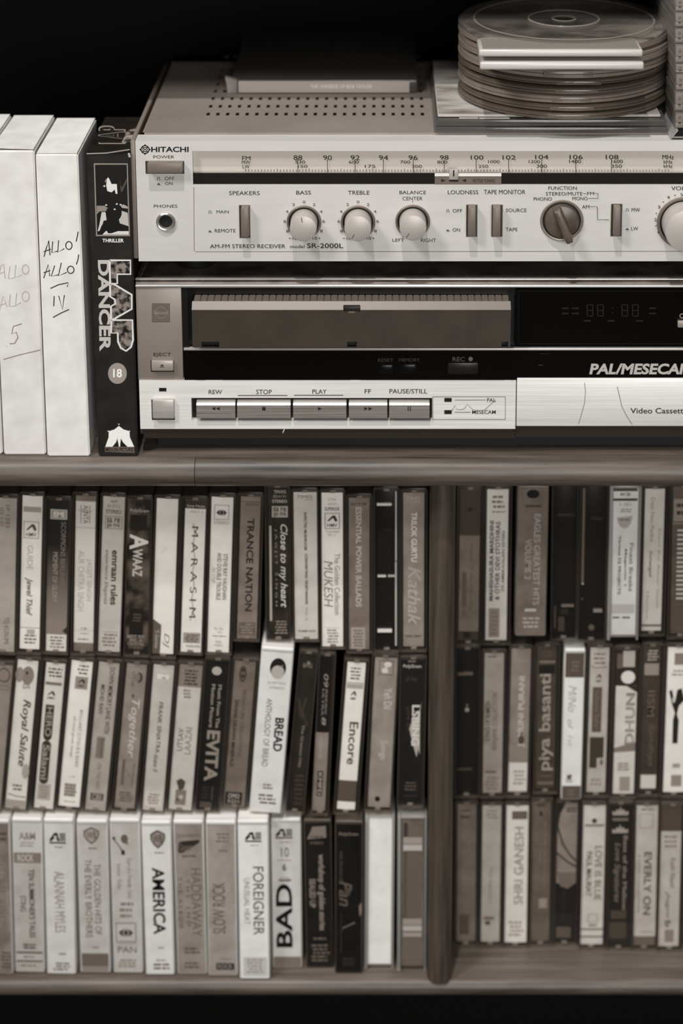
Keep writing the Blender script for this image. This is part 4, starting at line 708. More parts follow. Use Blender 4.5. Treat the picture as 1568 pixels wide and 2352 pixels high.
ROW2 = [
 ((-18, 28, -48, -1, 1530, 1868), 'c', .52, 'grey cassette with ringed emblem cut off by the picture edge, middle row', [('e', .6, .07, .32, .05, .35), ('e', .6, .07, .26, .04, .55), ('f', .2, .14, .9, .17, .4), d('AIR RAIN', .35, .22, .6, .45, .62)]),
 ((40, 87, 10, 57, 1520, 1863), 'c', .80, 'pale leaning cassette with dark flowing script beneath a grey blotched emblem', [('e', .55, .1, .3, .06, .55), ('e', .15, .1, .2, .05, .6), ('e', .5, .085, .06, .012, .2), d('HIS', .35, .12, .7, .19, .55, 1), d('Royal Salute', .34, .26, .82, .71, .15, 1, 1), ('e', .85, .74, .18, .05, .68), ('n', .25, .83, .8, .88, .4, 2), ('l', [(.1, .9), (.5, .915), (.95, .915)], .0006, .4), ('r', .02, .94, .98, 1, .66)]),
 ((105, 149.6, 77, 120, 1526.6, 1860.5), 'c', .78, 'pale leaning cassette with outlined dark capitals in two bubbles', [('n', .08, .03, .92, .1, .35, 3), ('r', .05, .13, .9, .15, .5), ('dog', .1, .18, .7, .255, .2, False), ('r', .16, .285, .62, .5, .22), ('e', .39, .5, .22, .03, .22), d('HERO', .24, .3, .56, .5, .68, .5), ('r', .14, .56, .62, .8, .25), ('e', .38, .56, .24, .03, .25), ('e', .38, .8, .24, .03, .25), d('Salami', .2, .56, .56, .8, .68, .8), ('r', .1, .83, .8, .94, .70), ('n', .2, .84, .7, .93, .55, 4)]),
 ((163.7, 212.5, 133, 181, 1522, 1856), 'c', .86, 'white leaning cassette with small dotted line of capitals and grey emblem', [('n', .3, .022, .85, .095, .45, 3), ('r', .25, .105, .85, .19, .62), ('dog', .28, .11, .82, .185, .18, False), d('B R I L L I A N T  C I T I E S  B I G  B A N D', .6, .33, .76, .72, .4, .5), d('all time great songs', .3, .375, .46, .66, .5, 0, 1), h('C 90', .4, .785, .65, .8, .6), ('r', .2, .84, .75, .93, .68), ('n', .2, .84, .8, .93, .5, 4), ('n', .2, .96, .8, .972, .6, 1)]),
 ((226.6, 274, 194, 240.7, 1525.5, 1867), 'c', .62, 'grey leaning cassette with two rows of dark condensed capitals from the top', [d('DOWN MEMORY LANE WITH', .56, .03, .8, .475, .26, .6), d('MOHD RAFI', .2, .15, .4, .345, .28, .6), ('r', .25, .5, .65, .645, .52), d('Souvenir', .45, .51, .62, .64, .25), d('ON THE WAY', .4, .68, .6, .86, .45), ('r', .2, .885, .84, .932, .26), h('CBS', .28, .89, .76, .927, .7, 1)]),
 ((291.6, 336, 261, 308, 1529, 1859.5), 'c', .52, 'grey leaning cassette with white flowing script and dark crescent emblem', [('e', .66, .09, .17, .035, .2), ('e', .58, .09, .15, .03, .52), d('VOTAR', .3, .05, .44, .155, .3), ('p', [(.36, .22), (.46, .2), (.5, .24)], .25), d('Together', .3, .24, .8, .645, .84, 0, 1), ('r', .2, .66, .35, .84, .42), d('Archana', .75, .68, .85, .85, .36), ('l', [(.4, .73), (.7, .78), (.4, .78)], .0004, .36), ('n', .12, .885, .92, .96, .36, 4)]),
 ((352.5, 399, 326, 373, 1531, 1867), 'c', .70, 'light leaning cassette with slanted grey serif capitals and a white sticker at its foot', [h('EMI', .22, .065, .78, .095, .95, 2), d('FRANK SINATRA', .4, .25, .62, .6, .3, .8, .6), d('duets II', .36, .61, .58, .735, .36, .8, 1), ('r', .04, .87, .92, .97, .83), ('n', .2, .88, .8, .96, .5, 4)]),
 ((412, 465, 386, 438, 1531, 1867), 'c', .72, 'light leaning cassette with grey top block and capitals reading upward', [('r', 0, 0, 1, .15, .55), ('n', .2, .03, .85, .14, .22, 5), ('n', .25, .165, .6, .23, .5, 3), u('UTSAV', .16, .435, .4, .59, .42), u('LAAZAI', .48, .425, .76, .61, .58), ('p', [(.25, .8), (.45, .78), (.65, .8), (.6, .85), (.4, .87)], .3), ('r', .25, .86, .72, .965, .52), ('e', .5, .91, .1, .015, .75), ('e', .35, .93, .06, .01, .3)]),
 ((474, 524, 449, 499, 1520, 1868), 'c', .04, 'black leaning cassette with large pale capitals and a pale moon emblem', [('e', .5, .07, .22, .028, .72), ('p', [(.28, .07), (.5, .045), (.5, .095)], .72), d('Music From The', .62, .16, .78, .445, .68, .6), d('Motion Picture', .32, .16, .48, .445, .68, .6), d('EVITA', .26, .465, .86, .805, .60, 2), ('n', .2, .84, .55, .93, .22, 4), ('r', .65, .84, .72, .93, .3), ('r', .15, .945, .7, .985, .32)]),
 ((539, 587, 512, 559.6, 1523, 1861.6), 'c', .42, 'dark grey leaning cassette with one thin black line and black label at its foot', [('e', .43, .085, .17, .055, .2), ('e', .43, .085, .12, .045, .4), ('e', .43, .06, .1, .012, .22), ('e', .43, .1, .1, .012, .22), d('SWANS DRAWN MINERALS', .14, .265, .32, .72, .12, 1), d('SIGNATURE COLLECTION', .5, .19, .66, .65, .3), ('r', .06, .9, .86, .99, .05), h('OMO', .18, .91, .74, .943, .72, 1), h('REH', .18, .95, .74, .98, .6, 1)]),
 ((600, 675.6, 571.5, 645, 1487, 1868), 's', .82, 'tall white soft-cased cassette with black lower title BREAD and a half-dark disc emblem', [('e', .56, .1, .27, .062, .12), ('e', .56, .125, .22, .042, .7), ('l', [(.58, .085), (.63, .095), (.72, .08)], .0006, .6), h('ELEKTRA', .26, .185, .86, .197, .5), h('STEREO', .32, .215, .82, .228, .45), d('BREAD', .6, .405, .9, .615, .08, 2), d('ANTHOLOGY OF BREAD', .26, .29, .46, .715, .36), ('n', .35, .82, .7, .86, .45, 2), ('n', .2, .885, .85, .955, .45, 3)]),
 ((682.5, 738, 650, 706, 1505, 1861), 'c', .11, 'very dark leaning cassette with faint crossed strokes and small pale title', [h('BMG', .2, .062, .72, .09, .5, 1.5), ('p', [(.42, .045), (.5, .055), (.58, .045), (.56, .065), (.44, .065)], .6), ('l', [(.1, .29), (.35, .37), (.75, .46)], .0016, .24), ('l', [(.12, .34), (.35, .41), (.7, .43)], .0014, .2), ('l', [(.55, .28), (.35, .4)], .0012, .24), d('The Greatest Hits', .44, .455, .6, .73, .56, .8), ('n', .3, .77, .9, .98, .26, 7)]),
 ((724, 772, 709.5, 752, 1510, 1865.7), 'c', .50, 'leaning cassette, black above and grey below, pale slanted numerals on the black part', [('r', 0, 0, 1, .49, .03), d('09', .42, .115, .78, .2, .6, .5, .6), d('REMIX', .6, .21, .76, .38, .55, 1, .6), d('ULTRA', .36, .21, .52, .38, .55, 1, .6), d('8', .42, .39, .74, .445, .6, 1, .6), d('DANCE', .3, .52, .56, .66, .66, 1), ('r', .3, .74, .72, .905, .05), d('KMFD', .38, .75, .64, .9, .72, 1)]),
 ((798, 840, 773, 814.5, 1525, 1863), 'c', .86, 'white leaning cassette titled Encore in black with a dark grey band near its foot', [('n', .15, .03, .8, .12, .45, 4), ('r', .05, .135, .95, .14, .55), ('r', .05, .145, .95, .175, .7), ('dog', .22, .18, .68, .262, .15, False), d('Encore', .36, .4, .84, .69, .14, .8), ('r', 0, .8, 1, .945, .36)]),
 ((861.5, 913, 844, 895, 1514, 1857.6), 'c', .54, 'mid-grey leaning cassette with pale broken lettering and a small boxed swan emblem', [('f', .2, .02, .84, .115, .34), ('e', .58, .045, .17, .018, .86), ('e', .46, .085, .14, .018, .86), ('l', [(.66, .05), (.42, .075), (.6, .1)], .0010, .86), d('Yeh Dil', .48, .2, .84, .34, .8, 1), d('Aashiqana', .46, .36, .74, .54, .66, .6), d('Songs', .36, .55, .74, .68, .76, 1), ('e', .42, .945, .12, .018, .06), ('n', .3, .72, .7, .75, .6, 1), ('r', .15, .875, .9, .878, .6)]),
 ((923, 972, 914, 966, 1518, 1847), 'c', .035, 'black leaning cassette with a white torn-edged patch, beside the divider', [('r', .3, .008, .65, .02, .5), h('PolyGram', .08, .035, .9, .065, .76, 1), h('U2 Hits', .2, .12, .72, .15, .3, 0, 1), ('p', [(.96, .29), (.9, .34), (.9, .5), (.92, .66), (.84, .62), (.78, .68), (.56, .57), (.42, .48), (.52, .43), (.7, .41), (.8, .38)], .72), d('LSBING', .52, .315, .88, .6, .86, 2), d('LIVE AT', .28, .33, .42, .5, .3), ('n', .25, .85, .8, .92, .36, 3), ('r', .2, .95, .85, .955, .25)]),
]
ROW3 = [
 ((-46, 21.7, -36, 31.4, 1882, 2240), 'm', (.46, .56), 'grey soft-cased cassette cut off by the picture edge, lowest row', [('n', .6, .05, .95, .12, .3, 2), d('TEXT OF BROKEN DREAMS', .55, .2, .85, .8, .46), ('n', .6, .85, .98, .97, .3, 5)]),
 ((26, 96.5, 34.7, 103, 1879, 2236), 's', .66, 'grey soft-cased cassette with a ROCK band and dark condensed title', [('r', 0, 0, 1, .2, .78), h('A&M', .2, .065, .8, .115, .55, 2), ('n', .2, .125, .75, .165, .6, 2), ('r', 0, .2, 1, .268, .50), h('ROCK', .14, .212, .72, .258, .76, 1), d("TEN SUMMONER'S TALES", .52, .31, .74, .77, .22, 1), d('STING', .2, .487, .42, .595, .38, 1), ('n', .22, .81, .78, .85, .2, 2), ('r', .02, .865, .98, .878, .36), ('r', .02, .878, .98, .922, .72), ('n', .25, .893, .7, .91, .35, 1), ('r', .02, .925, .98, .935, .36), ('n', .15, .95, .8, .97, .48, 1)]),
 ((98.7, 169, 108.4, 174.5, 1880.6, 2240), 's', .78, 'white soft-cased cassette with tall hollow grey capitals running down', [('atl', .16, .06, .76, .135, .1), ('n', .3, .15, .68, .165, .4, 1), d('ALANNAH MYLES', .3, .32, .68, .725, .52), ('n', .4, .86, .72, .88, .4, 1), ('n', .2, .925, .85, .985, .42, 3)]),
 ((175.6, 246, 184, 254.8, 1883, 2237), 's', .70, 'grey soft-cased cassette with shield emblem, two title lines and a darker band at its foot', [('wb', .18, .02, .76, .135, .36), ('n', .32, .155, .68, .17, .35, 1), d('THE GOLDEN HITS OF', .52, .265, .76, .745, .42, .6), d('THE EVERLY BROTHERS', .2, .235, .44, .765, .42, .6), ('n', .4, .825, .68, .84, .4, 1), ('r', .02, .872, .98, .96, .42), ('r', .02, .96, .98, 1, .55)]),
 ((251.5, 320, 260, 329.6, 1880.6, 2237), 's', .70, 'pale soft-cased cassette with drawn spoons, grey script and a boxed eye emblem', [('f', .02, .02, .84, .21, .72), ('p', [(.06, .12), (.4, .12), (.45, .14), (.3, .16), (.06, .135)], .76), ('l', [(.08, .105), (.3, .155), (.4, .19)], .0010, .45), ('e', .42, .195, .07, .018, .2), ('e', .48, .105, .13, .03, .4), ('e', .1, .1, .05, .01, .2), ('l', [(.5, .12), (.6, .14)], .0012, .4), d('Turn of a Friendly Card', .5, .23, .72, .5, .45, 0, 1), d('Inner Side', .18, .27, .34, .44, .5), ('n', .2, .52, .75, .64, .52, 3), ('cbs', .08, .665, .82, .795, .25), ('r', .05, .805, .85, .808, .6), h('PAN', .14, .825, .82, .868, .42, 0), ('n', .15, .91, .85, .97, .55, 3)]),
 ((323, 392.6, 335, 401, 1886, 2241), 's', .82, 'white soft-cased cassette with bold black capitals AMERICA', [('wb', .26, .03, .84, .155, .3), ('n', .4, .175, .75, .19, .4, 1), d('AMERICA', .3, .28, .76, .73, .06, 1.6), ('n', .42, .815, .68, .83, .35, 1), ('n', .3, .9, .75, .915, .45, 1), ('n', .15, .925, .9, .975, .4, 2)]),
 ((396, 467.4, 408, 475, 1884, 2240), 's', .54, 'mid-grey soft-cased cassette with dark swoosh emblem and ghostly grey capitals', [h('COCONUTS', .1, .062, .92, .085, .34, 1), ('p', [(.1, .17), (.14, .12), (.25, .11), (.9, .10), (.88, .12), (.3, .185), (.14, .19)], .2), h('Coconut', .16, .125, .6, .175, .45, 1, 1), ('n', .25, .2, .75, .22, .34, 1), d('HADDAWAY', .54, .29, .9, .75, .40), d('T H E   2 N D', .36, .36, .5, .68, .34), d('T H E   A L B U M', .08, .35, .22, .69, .34), ('n', .22, .82, .82, .87, .35, 2), ('n', .2, .92, .8, .97, .35, 2)]),
 ((470.7, 542, 479, 545.5, 1885, 2243.5), 's', .58, 'grey soft-cased cassette with hollow capitals SLOW ROCK reading upward', [('n', .3, .05, .85, .12, .46, 3), ('n', .4, .16, .75, .18, .42, 1), u('SLOW ROCK', .16, .38, .62, .72, .34), u('VOL. 2', .68, .43, .9, .66, .62), ('r', .38, .89, .82, .895, .45), ('r', .26, .92, .92, .965, .14), h('ROCK', .32, .927, .86, .957, .6, 1)]),
 ((544.4, 616, 550, 620, 1884, 2251), 's', .86, 'bright white soft-cased cassette standing proud of its row, grey capitals FOREIGNER', [('atl', .22, .045, .8, .112, .12), ('n', .35, .128, .7, .14, .5, 1), d('FOREIGNER', .48, .27, .86, .715, .36, .5), d('UNUSUAL HEAT', .16, .345, .36, .645, .52), ('r', .1, .86, .95, .985, .78), ('n', .2, .87, .85, .97, .6, 5)]),
 ((621.4, 690.5, 626, 694, 1879, 2226), 's', .76, 'pale soft-cased cassette with huge black capitals reading upward and a grey foot band', [('atl', .12, .04, .74, .11, .15), ('n', .2, .13, .72, .14, .5, 1), h('10', .32, .17, .6, .235, .32, 0), ('r', .15, .255, .7, .26, .6), h('6', .36, .28, .5, .33, .25, 1), ('r', .2, .39, .68, .4, .4), u('BAD', .1, .42, .7, .86, .06, 1.4), h('CO', .26, .375, .62, .405, .45), ('r', .0, .925, 1, 1, .48)]),
 ((692.8, 764, 704, 765, 1880.7, 2224), 's', .08, 'black soft-cased cassette with pale lettering and a slanted pale block at the top', [('p', [(.3, .025), (.82, .02), (.84, .1), (.08, .11), (.22, .06)], .5), ('n', .2, .085, .8, .105, .3, 1), h('STEREO', .2, .128, .72, .145, .42, 1), d('workshop of golden stories', .44, .215, .76, .745, .56, 1.6), d('SEALED UP', .14, .385, .38, .585, .54, 1.8), ('n', .2, .79, .85, .82, .4, 1), ('n', .15, .84, .9, .97, .42, 5)]),
 ((767.4, 835, 767.4, 833, 1884, 2237), 's', .05, 'black soft-cased cassette with grey upright script and a thin white stroke', [h('PolyGram', .12, .052, .86, .08, .5, 1), d('with the best of', .14, .18, .28, .38, .34), d('Pan', .12, .38, .62, .55, .38, .6, 1), ('e', .45, .45, .12, .03, .3), ('l', [(.25, .7), (.5, .68), (.75, .66)], .0010, .42), ('p', [(.9, .55), (1, .52), (1, .6), (.93, .62)], .5), d('A Live Recording', .14, .6, .26, .86, .26), ('n', .2, .9, .75, .96, .22, 3)]),
 ((838.6, 906, 835, 904, 1874, 2226.5), 'w', .92, 'white blank cassette in a milky clear case, second from the divider in its row', []),
 ((913, 980, 911, 978.6, 1876, 2231), 'k', .42, 'milky clear cassette case with brown-grey panel, against the divider in the lowest row', [('r', .16, .05, .9, .12, .42), ('r', .12, .03, .3, .12, .25), ('r', .1, .125, .95, .17, .62), ('r', .1, .175, .95, .215, .72), ('r', .12, .22, .92, .67, .40), ('r', .12, .22, .26, .67, .34), ('r', .1, .675, .95, .72, .60), ('r', .1, .725, .95, .76, .7), ('r', .1, .77, .95, .80, .62), ('r', .12, .81, .92, .96, .42)]),
]
RIGHT1 = [
 ((1057.3, 1103.6, 1052.7, 1098, 1128, 1473.8), 'c', .44, 'grey cassette with darker upper third, first beyond the divider in the top row', [('r', 0, 0, 1, .3, .26), ('e', .5, .13, .1, .015, .12), ('n', .15, .45, .4, .9, .38, 1), d('Raga Tala Malika', .5, .35, .68, .8, .38), d('Veena Dhwani', .18, .55, .36, .85, .38), ('r', 0, .94, 1, 1, .26), ('r', .25, .945, .6, .985, .1)]),
 ((1119, 1168, 1114.7, 1162.8, 1127, 1473.8), 'c', .78, 'pale cassette with three close lines of dark capitals reading upward', [('n', .2, .035, .85, .13, .5, 3), ('n', .15, .14, .88, .155, .4, 1), u('MAHISHASURA MARDHINI', .14, .205, .34, .735, .24, 1.6), u('& OTHER DEVI STOTHRAS', .42, .21, .64, .73, .24, 1.2), u('DR AMBIKA/ALAIN SISTERS', .72, .27, .86, .67, .32, .8), ('r', .14, .785, .66, .98, .60), ('n', .2, .8, .6, .97, .5, 6)]),
 ((1187.7, 1260.8, 1182, 1253.4, 1114, 1462.7), 's', .42, 'thick brown-grey soft-cased cassette with pale capitals GREATEST HITS', [('e', .5, .03, .22, .03, .08), ('r', .26, .105, .8, .118, .26), d('EAGLES GREATEST HITS', .56, .165, .78, .79, .66, .6), d('VOLUME 2', .26, .335, .48, .615, .64, .6), ('r', .28, .815, .68, .835, .72), ('n', .2, .87, .85, .955, .66, 3)]),
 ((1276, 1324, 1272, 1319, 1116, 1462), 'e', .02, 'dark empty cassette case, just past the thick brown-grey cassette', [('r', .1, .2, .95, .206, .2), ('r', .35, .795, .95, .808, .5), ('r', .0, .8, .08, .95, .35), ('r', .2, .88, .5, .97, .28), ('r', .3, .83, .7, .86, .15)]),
 ((1337, 1388, 1329, 1382, 1116, 1466), 'e', .02, 'dark empty cassette case with a pale upright strip inside, before the thick white cassette', [('r', .05, .02, .16, .64, .42), ('r', .08, .45, .16, .65, .8), ('r', .45, .22, .98, .226, .2), ('r', .62, .815, 1, .835, .6), ('e', .55, .94, .14, .03, .4), ('e', .1, .75, .05, .007, .3)]),  # the pale upright strip is a painted-in glint on the clear plastic
 ((1401, 1472.4, 1391.6, 1465.7, 1116.6, 1470), 'w', .86, 'thick white cassette with half-round emblem and three fine columns of print', [('r', .0, 0, 1, .02, .3), ('r', .0, .068, 1, .085, .3), h('BW 220', .3, .03, .7, .052, .25, 1.5), h('A  230 L', .25, .098, .75, .118, .45), ('n', .3, .135, .8, .165, .55, 2), ('e', .49, .185, .32, .085, .68, None, 0, math.pi, 20), ('n', .3, .2, .7, .225, .5, 1), d('Various DJ PROJECTS', .22, .32, .38, .72, .36, 1), d('Megamix 1', .5, .41, .62, .66, .42, .8), d('Finest Breaks', .72, .37, .88, .7, .5, .6), ('r', .03, .79, .97, .85, .74), ('r', .08, .875, .36, .885, .3), ('r', .48, .875, .8, .885, .3)]),
 ((1483.8, 1526.5, 1473, 1519, 1126, 1452), 'c', .74, 'light cassette with faint uneven lines of lettering, beyond the thick white one', [d('Desi Nau Padhe', .3, .06, .5, .37, .58, .6), d('Devi Ke Amar Geet', .72, .28, .86, .84, .6), d('Sumangali', .24, .43, .46, .62, .36, .8, 1), d('Hemant', .2, .72, .34, .92, .62), ('r', 0, .955, 1, .97, .45)]),
 ((1547, 1594, 1539, 1586, 1122, 1458), 'c', .32, 'dark cassette with pale block and comb-like pale bars, cut by the picture edge', [('r', .05, .08, 1, .23, .58), ('n', .15, .1, .8, .2, .2, 2), ('r', 0, .24, 1, .25, .55)] + [('r', .25, .285+.031*k, .95, .298+.031*k, .8) for k in range(16)] + [('r', .0, .8, 1, .806, .42), ('r', .05, .82, .95, .94, .36)]),
]
RIGHT2 = [
 ((1052, 1095, 1050, 1092, 1495, 1824), 'e', .02, 'dark empty cassette case beside the divider with two small bright pegs', [('r', .0, .16, .8, .175, .42), ('e', .5, .42, .12, .014, .65), ('e', .5, .39, .08, .008, .35), ('r', .0, .83, .8, .84, .3)]),  # the bright pegs are painted-in glints on the clear plastic
 ((1112.8, 1158, 1109, 1151.7, 1503.5, 1825), 'c', .58, 'grey cassette with two dim columns of capitals reading upward', [('n', .12, .02, .65, .035, .3, 1), u('SONGS OF RAMESH', .06, .34, .34, .63, .36, .8), u('BHAJANS COLLECTION', .44, .28, .78, .69, .44, .6), ('r', .1, .84, .7, .855, .42), ('n', .1, .88, .85, .98, .5, 4)]),
 ((1175.7, 1219, 1165.5, 1210.8, 1493, 1824), 'c', .50, 'brown-grey cassette with pale capitals and a white sticker at its foot', [u('JAMUNI PURANI', .42, .19, .82, .68, .78, 1.2), ('e', .62, .63, .16, .03, .3), ('r', .02, .79, .98, .99, .86), ('n', .25, .84, .9, .95, .6, 4)]),
 ((1234, 1278, 1229, 1272.8, 1488, 1815), 'c', .24, 'dark cassette with large pale serif lower-case title reading upward', [('n', .2, .03, .85, .08, .34, 2), ('r', .15, .1, .95, .115, .5), ('r', .1, .13, .95, .19, .07), u('piya basanti', .14, .19, .92, .87, .64, 1), ('r', .3, .905, .85, .915, .4), ('r', .1, .95, .95, .97, .45)]),
 ((1296, 1345, 1287, 1334.6, 1490, 1838), 's', .84, 'white cassette with faint pencilled writing and dark grey ends', [('r', .0, 0, 1, .165, .34), ('n', .3, .05, .75, .13, .45, 3), d('M/No', .2, .22, .64, .4, .66, 0, 1), d('of', .2, .45, .5, .52, .62, 0, 1), d('1st', .25, .56, .5, .64, .7, 0, 1), ('p', [(.22, .84), (.38, .83), (.52, .835), (.46, .86), (.28, .87)], .4), ('n', .15, .86, .6, .89, .5, 2), ('r', .0, .91, 1, 1, .36), ('n', .25, .93, .7, .98, .45, 2)]),
 ((1355.5, 1401, 1348, 1388.8, 1491, 1823), 'c', .66, 'grey cassette with dark brown panels stepping down its spine', [('n', .15, .03, .85, .12, .5, 3), ('l', [(.05, .125), (.3, .14), (.9, .13)], .0005, .4), ('dog', .25, .17, .7, .245, .25, False), ('r', .18, .27, .68, .58, .36), d('Suhana Safar', .3, .29, .56, .56, .5), ('r', .1, .615, .85, .76, .26), ('r', .1, .76, .5, .83, .26), ('e', .75, .79, .08, .02, .4), ('n', .1, .9, .8, .96, .6, 2)]),
 ((1417, 1466.7, 1407.8, 1455, 1495, 1826.8), 'c', .76, 'cassette with a white dot on dark top and grey outlined capitals below', [('r', 0, 0, 1, .25, .16), ('r', .02, .03, .28, .13, .4), ('r', .3, .01, .86, .12, .72), ('e', .56, .19, .33, .044, .9), ('p', [(0, .25), (.5, .25), (.95, .29), (1, .29), (1, .25)], .2), u('DHUN', .5, .3, .92, .66, .40, 1), u('DHUN', .54, .31, .9, .65, .66, .3), ('p', [(0, .68), (.9, .64), (1, .64), (1, .7), (0, .71)], .52), ('n', .2, .78, .8, .84, .5, 3), ('r', .3, .88, .8, .98, .62)]),
 ((1479, 1519, 1469.5, 1506.6, 1488.5, 1821), 'c', .22, 'dark brown cassette with dim script and a white sticker at its foot', [('n', .2, .02, .9, .1, .68, 4), ('r', .06, .115, .92, .195, .60), d('IISM', .3, .3, .75, .48, .42, .5), d('Sandhya', .36, .53, .8, .82, .40, 0, 1), ('r', .04, .885, .96, .98, .84)]),
 ((1535, 1584, 1522.8, 1572, 1490, 1823), 'c', .86, 'white cassette with a bold black forked drawing, near the picture edge', [('r', .32, .04, .8, .12, .55), ('n', .2, .15, .95, .2, .65, 2), ('p', [(.12, .3), (.25, .29), (.4, .38), (.5, .29), (.7, .28), (.85, .36), (.6, .4), (.52, .46), (.62, .5), (.6, .66), (.35, .66), (.34, .5), (.42, .45), (.25, .38)], .12), ('e', .33, .36, .06, .02, .8), ('r', .4, .8, .75, .83, .66), ('r', .35, .88, .85, .96, .6)]),
]
RIGHT3 = [
 ((1050.7, 1094.5, 1049.6, 1091, 1851.5, 2167), 'c', .42, 'plain dark grey cassette beside the divider on the lowest row', [('n', .2, .03, .75, .06, .28, 1), ('r', .15, .08, .65, .1, .32), ('r', .12, .8, .65, .95, .34), ('n', .15, .82, .6, .95, .28, 4)]),
 ((1108, 1152, 1105, 1146, 1854, 2168), 'c', .66, 'light grey cassette with only faint marks, second from the divider on the lowest row', [('n', .15, .03, .85, .1, .56, 3), d('Saregama', .35, .45, .6, .72, .6), ('r', .12, .815, .7, .835, .44), ('e', .35, .86, .16, .016, .36)]),
 ((1163.7, 1214, 1159, 1208.6, 1854, 2169.6), 'c', .80, 'pale cassette with sketchy grey capitals reading upward and a brown block on top', [('r', .25, .04, .95, .1, .42), u('SHRI GANESH', .38, .155, .8, .72, .56, .6), ('n', .15, .84, .85, .96, .6, 4)]),
 ((1223.6, 1265, 1217.8, 1261.6, 1844.6, 2167), 'c', .36, 'brown-grey cassette with a column of small pale letters and a tiny pale square', [('r', .2, .02, .65, .035, .24), ('p', [(.35, .1), (.45, .06), (.6, .1)], .15), d('SANGEET', .1, .14, .28, .65, .46, .5), d('RAJDHANI', .6, .14, .76, .6, .5, .5), d('LIVE', .38, .3, .5, .43, .52, .5), ('r', .42, .69, .86, .76, .60), ('n', .15, .86, .7, .9, .42, 1)]),
 ((1280.4, 1328.8, 1275.8, 1317, 1848, 2165), 'c', .50, 'cassette with overlapping pale rounded shapes above a black foot', [('r', .0, .58, 1, 1, .08), ('p', [(0, .5), (1, .5), (.95, .58), (.6, .62), (.2, .6)], .46), ('l', [(.0, .17), (.3, .3), (.7, .38), (1, .42)], .0012, .2), ('l', [(.0, .36), (.5, .42), (1, .46)], .0012, .2), ('p', [(0, 0), (.4, 0), (.12, .08), (0, .2)], .12), ('n', .4, .03, 1, .07, .2, 2), d('Love Songs', .3, .64, .5, .86, .24), ('r', .06, .9, .8, .98, .36)]),
 ((1341.4, 1391, 1333, 1384, 1853.8, 2174), 'c', .74, 'light cassette with two upright columns of brown capitals and double lines at its foot', [('e', .5, .11, .12, .018, .3), ('r', .08, .135, .95, .15, .5), d('LOVE IS BLUE', .56, .29, .88, .68, .42, .6), d('PAUL MAURIAT', .18, .33, .44, .65, .30, 1), ('f', .3, .78, .75, .84, .55), ('n', .3, .85, .75, .875, .4, 1), ('r', .0, .885, 1, .895, .3), ('r', .0, .94, 1, .95, .3)]),
 ((1399, 1452, 1394.5, 1444, 1851.5, 2176.5), 'c', .09, 'black cassette with two pale crown shapes above dim script', [('p', [(.15, .075), (.15, .045), (.27, .055), (.36, .032), (.44, .045), (.5, .012), (.56, .045), (.64, .032), (.73, .055), (.85, .045), (.85, .075)], .66), ('r', .15, .095, .85, .115, .48), ('p', [(.15, .2), (.15, .17), (.27, .18), (.36, .157), (.44, .17), (.5, .137), (.56, .17), (.64, .157), (.73, .18), (.85, .17), (.85, .2)], .66), d('Love Signatures', .22, .27, .55, .69, .5, .6, 1), d('Best of the Mellow', .66, .22, .84, .75, .6, .6), ('r', .15, .75, .85, .81, .3), ('r', .1, .83, .85, .95, .28)]),
 ((1462.4, 1512, 1455.5, 1504, 1853.8, 2176.5), 'c', .68, 'grey cassette with one bold dark line of capitals and a dark strip at its foot', [('n', .1, .02, .9, .04, .5, 1), ('f', .15, .06, .8, .16, .6), d('EVERLY ON', .4, .33, .76, .78, .32, 1.2), d('A LOVE COLLECTION', .12, .34, .24, .76, .5), ('r', .3, .9, .9, .905, .5), ('r', 0, .935, 1, 1, .42)]),
 ((1520, 1567, 1512, 1558, 1856, 2178.7), 'c', .68, 'mottled pale cassette with dark top block, near the picture edge on the lowest row', [('r', 0, 0, 1, .175, .32), ('n', .15, .2, .8, .3, .55, 3), d('Kadir Naath', .5, .36, .75, .58, .45, .3, 1), d('Jugni', .28, .6, .55, .8, .4, .3, 1), d('b', .3, .815, .6, .86, .3, 1), ('r', .3, .88, .75, .97, .55)]),
]
def poly_top(gx):                                          # highest corner of a leaning case
    return gx['B'].z + gx['h']*math.cos(gx['a']) + gx['hi']*math.cos(gx['a']) + abs(math.sin(gx['a']))*(gx['w']/2+gx['mm'])
def poly_bot(gx): return gx['B'].z - gx['lo']*math.cos(gx['a']) - abs(math.sin(gx['a']))*(gx['w']/2+gx['mm'])
def span(gx): 
    s_, c_ = math.sin(gx['a']), gx['w']/2+gx['mm']; return (gx['B'].x - c_ - .001 + min(0, s_*gx['h']), gx['B'].x + c_ + .001 + max(0, s_*gx['h']))
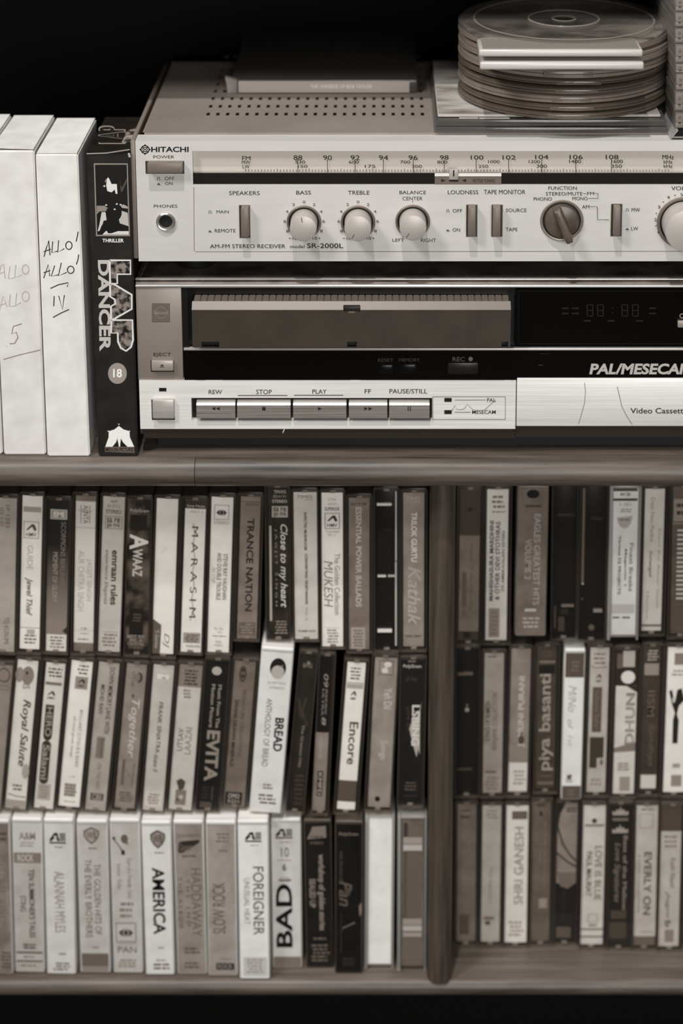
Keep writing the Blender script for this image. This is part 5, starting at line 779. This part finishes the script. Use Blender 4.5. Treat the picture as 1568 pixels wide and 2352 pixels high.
def prep(row, Yd, below, floor, soft_from_floor=False, ov={}):
    out = []
    for k, (q, kind, t, label, items) in enumerate(row):
        Y = Yd + ov.get(k, 0)
        if soft_from_floor: Y = YZ(q[5] + (0 if kind in 'smwk' else 9), floor)
        g = rigid(*q, Y); g.update(kind=kind, t=t, label=label, items=items, lo=.0030, hi=.0030, ml=.0021, mr=.0021, mm=.0021)
        if kind in 'swk' or (kind == 'm' and soft_from_floor): g.update(lo=0, hi=0, ml=0, mr=0, mm=0)
        out.append(g)
    for a, b in zip(out, out[1:]):                         # share the gap between neighbours
        for _ in range(40):
            gap = 1e9
            for f in (0, .5, 1):                           # along the height
                za = max(a['B'].z, b['B'].z) + f*(min(a['B'].z + a['h'], b['B'].z + b['h']) - max(a['B'].z, b['B'].z))
                xa = a['B'].x + math.tan(a['a'])*(za-a['B'].z) + (a['w']/2)/math.cos(a['a']); xb = b['B'].x + math.tan(b['a'])*(za-b['B'].z) - (b['w']/2)/math.cos(b['a']); gap = min(gap, xb-xa)
            if gap > .0007: break
            a['w'] -= .0002; b['w'] -= .0002
        ra = a['kind'] in 'swk' or a['mr'] == 0; rb = b['kind'] in 'swk' or b['ml'] == 0
        room = gap - .0003
        a['mr'] = 0 if ra else min(.0023, max(.0002, room if rb else room/2)); b['ml'] = 0 if rb else min(.0023, max(.0002, room if ra else room/2))
    for g in out:
        g['mm'] = max(g['ml'], g['mr'])
        x0, x1 = span(g); fl = floor
        for o_ in below:
            a0, a1 = span(o_)
            if a1 > x0 and a0 < x1: fl = max(fl, poly_top(o_))
        for _ in range(60):
            d_ = fl + .00025 - poly_bot(g)
            if soft_from_floor: g['B'].z += d_; g['h'] -= d_; break
            if d_ <= 0: break
            if g['lo'] > .0012: g['lo'] = max(.0012, g['lo'] - d_)
            else:
                uu = Vector((math.sin(g['a']), 0, math.cos(g['a']))); g['B'] += uu*d_; g['h'] -= d_
    return out
def make(g):
    k = g['kind']; kw = dict(lo=g['lo'], hi=g['hi'], ml=g['ml'], mr=g['mr'])
    if k == 'c': clear_case(g, g['label'], g['items'], g['t'], **kw)
    elif k == 'g': clear_case(g, g['label'], g['items'], .5, cardm=lambda hh: gradient(g['t'][0], g['t'][1], hh), **kw)
    elif k == 'm' and g['lo']: clear_case(g, g['label'], g['items'], .5, cardm=MOT(*g['t']), **kw)
    elif k == 'm': soft_case(g, g['label'], g['items'], .5, cardm=MOT(*g['t']))
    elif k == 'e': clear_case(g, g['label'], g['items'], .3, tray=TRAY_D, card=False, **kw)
    elif k == 's': soft_case(g, g['label'], g['items'], g['t'], shell=.86 if g['t'] > .5 else g['t']+.04 if g['t'] > .1 else .3)
    elif k in 'wk':
        o = local(g, 'music_cassette', g['label'], 0, 0, 0, 0, 0); w, hh = g['w'], g['h']; m = clear(.45, .78, .12)
        mb = MB(); mb.rbox(-w/2+.0006, w/2-.0006, .0018, DEP, .0006, hh-.0006, mat(.62 if k == 'w' else .3, .3, 0, .5), .001); mb.build('case_tray', o)
        mb = MB()
        for a, b in ((-w/2, -w/2+.0022), (w/2-.0014, w/2)): mb.rbox(a, b, -.0006, .02, 0, hh, m, .0006)
        mb.rbox(-w/2+.0022, w/2-.0014, .0, .02, hh-.0014, hh, m, .0005); mb.build('case_lid', o)
        mp = cardmap(w-.0046, hh-.005, .0032, .0008); mb = MB(); mb.box(-w/2+.0026, w/2-.0018, .0009, .0014, .0032, hh-.0018, paper(g['t'])); c = mb.build('inlay_card', o)
        pr = Print(mp, 6e-5, 6e-6); draw(pr, g['items'], hh/w)
        if pr.f: pr.build('print', c)
YL, YR_ = .0175, .0370
r3 = prep(ROW3, YL-.004, [], ZS, True); r2 = prep(ROW2, YL, r3, ZS, ov={10: -.004}); r1 = prep(ROW1, YL, r2, ZS)
q3 = prep(RIGHT3, YR_, [], ZS, True); q2 = prep(RIGHT2, YR_, q3, ZS); q1 = prep(RIGHT1, YR_, q2, ZS, ov={2: -.006, 5: -.002})
for g in r1+r2+r3+q1+q2+q3: make(g)
bpy.data.objects.remove(_fo); bpy.data.curves.remove(_fc)
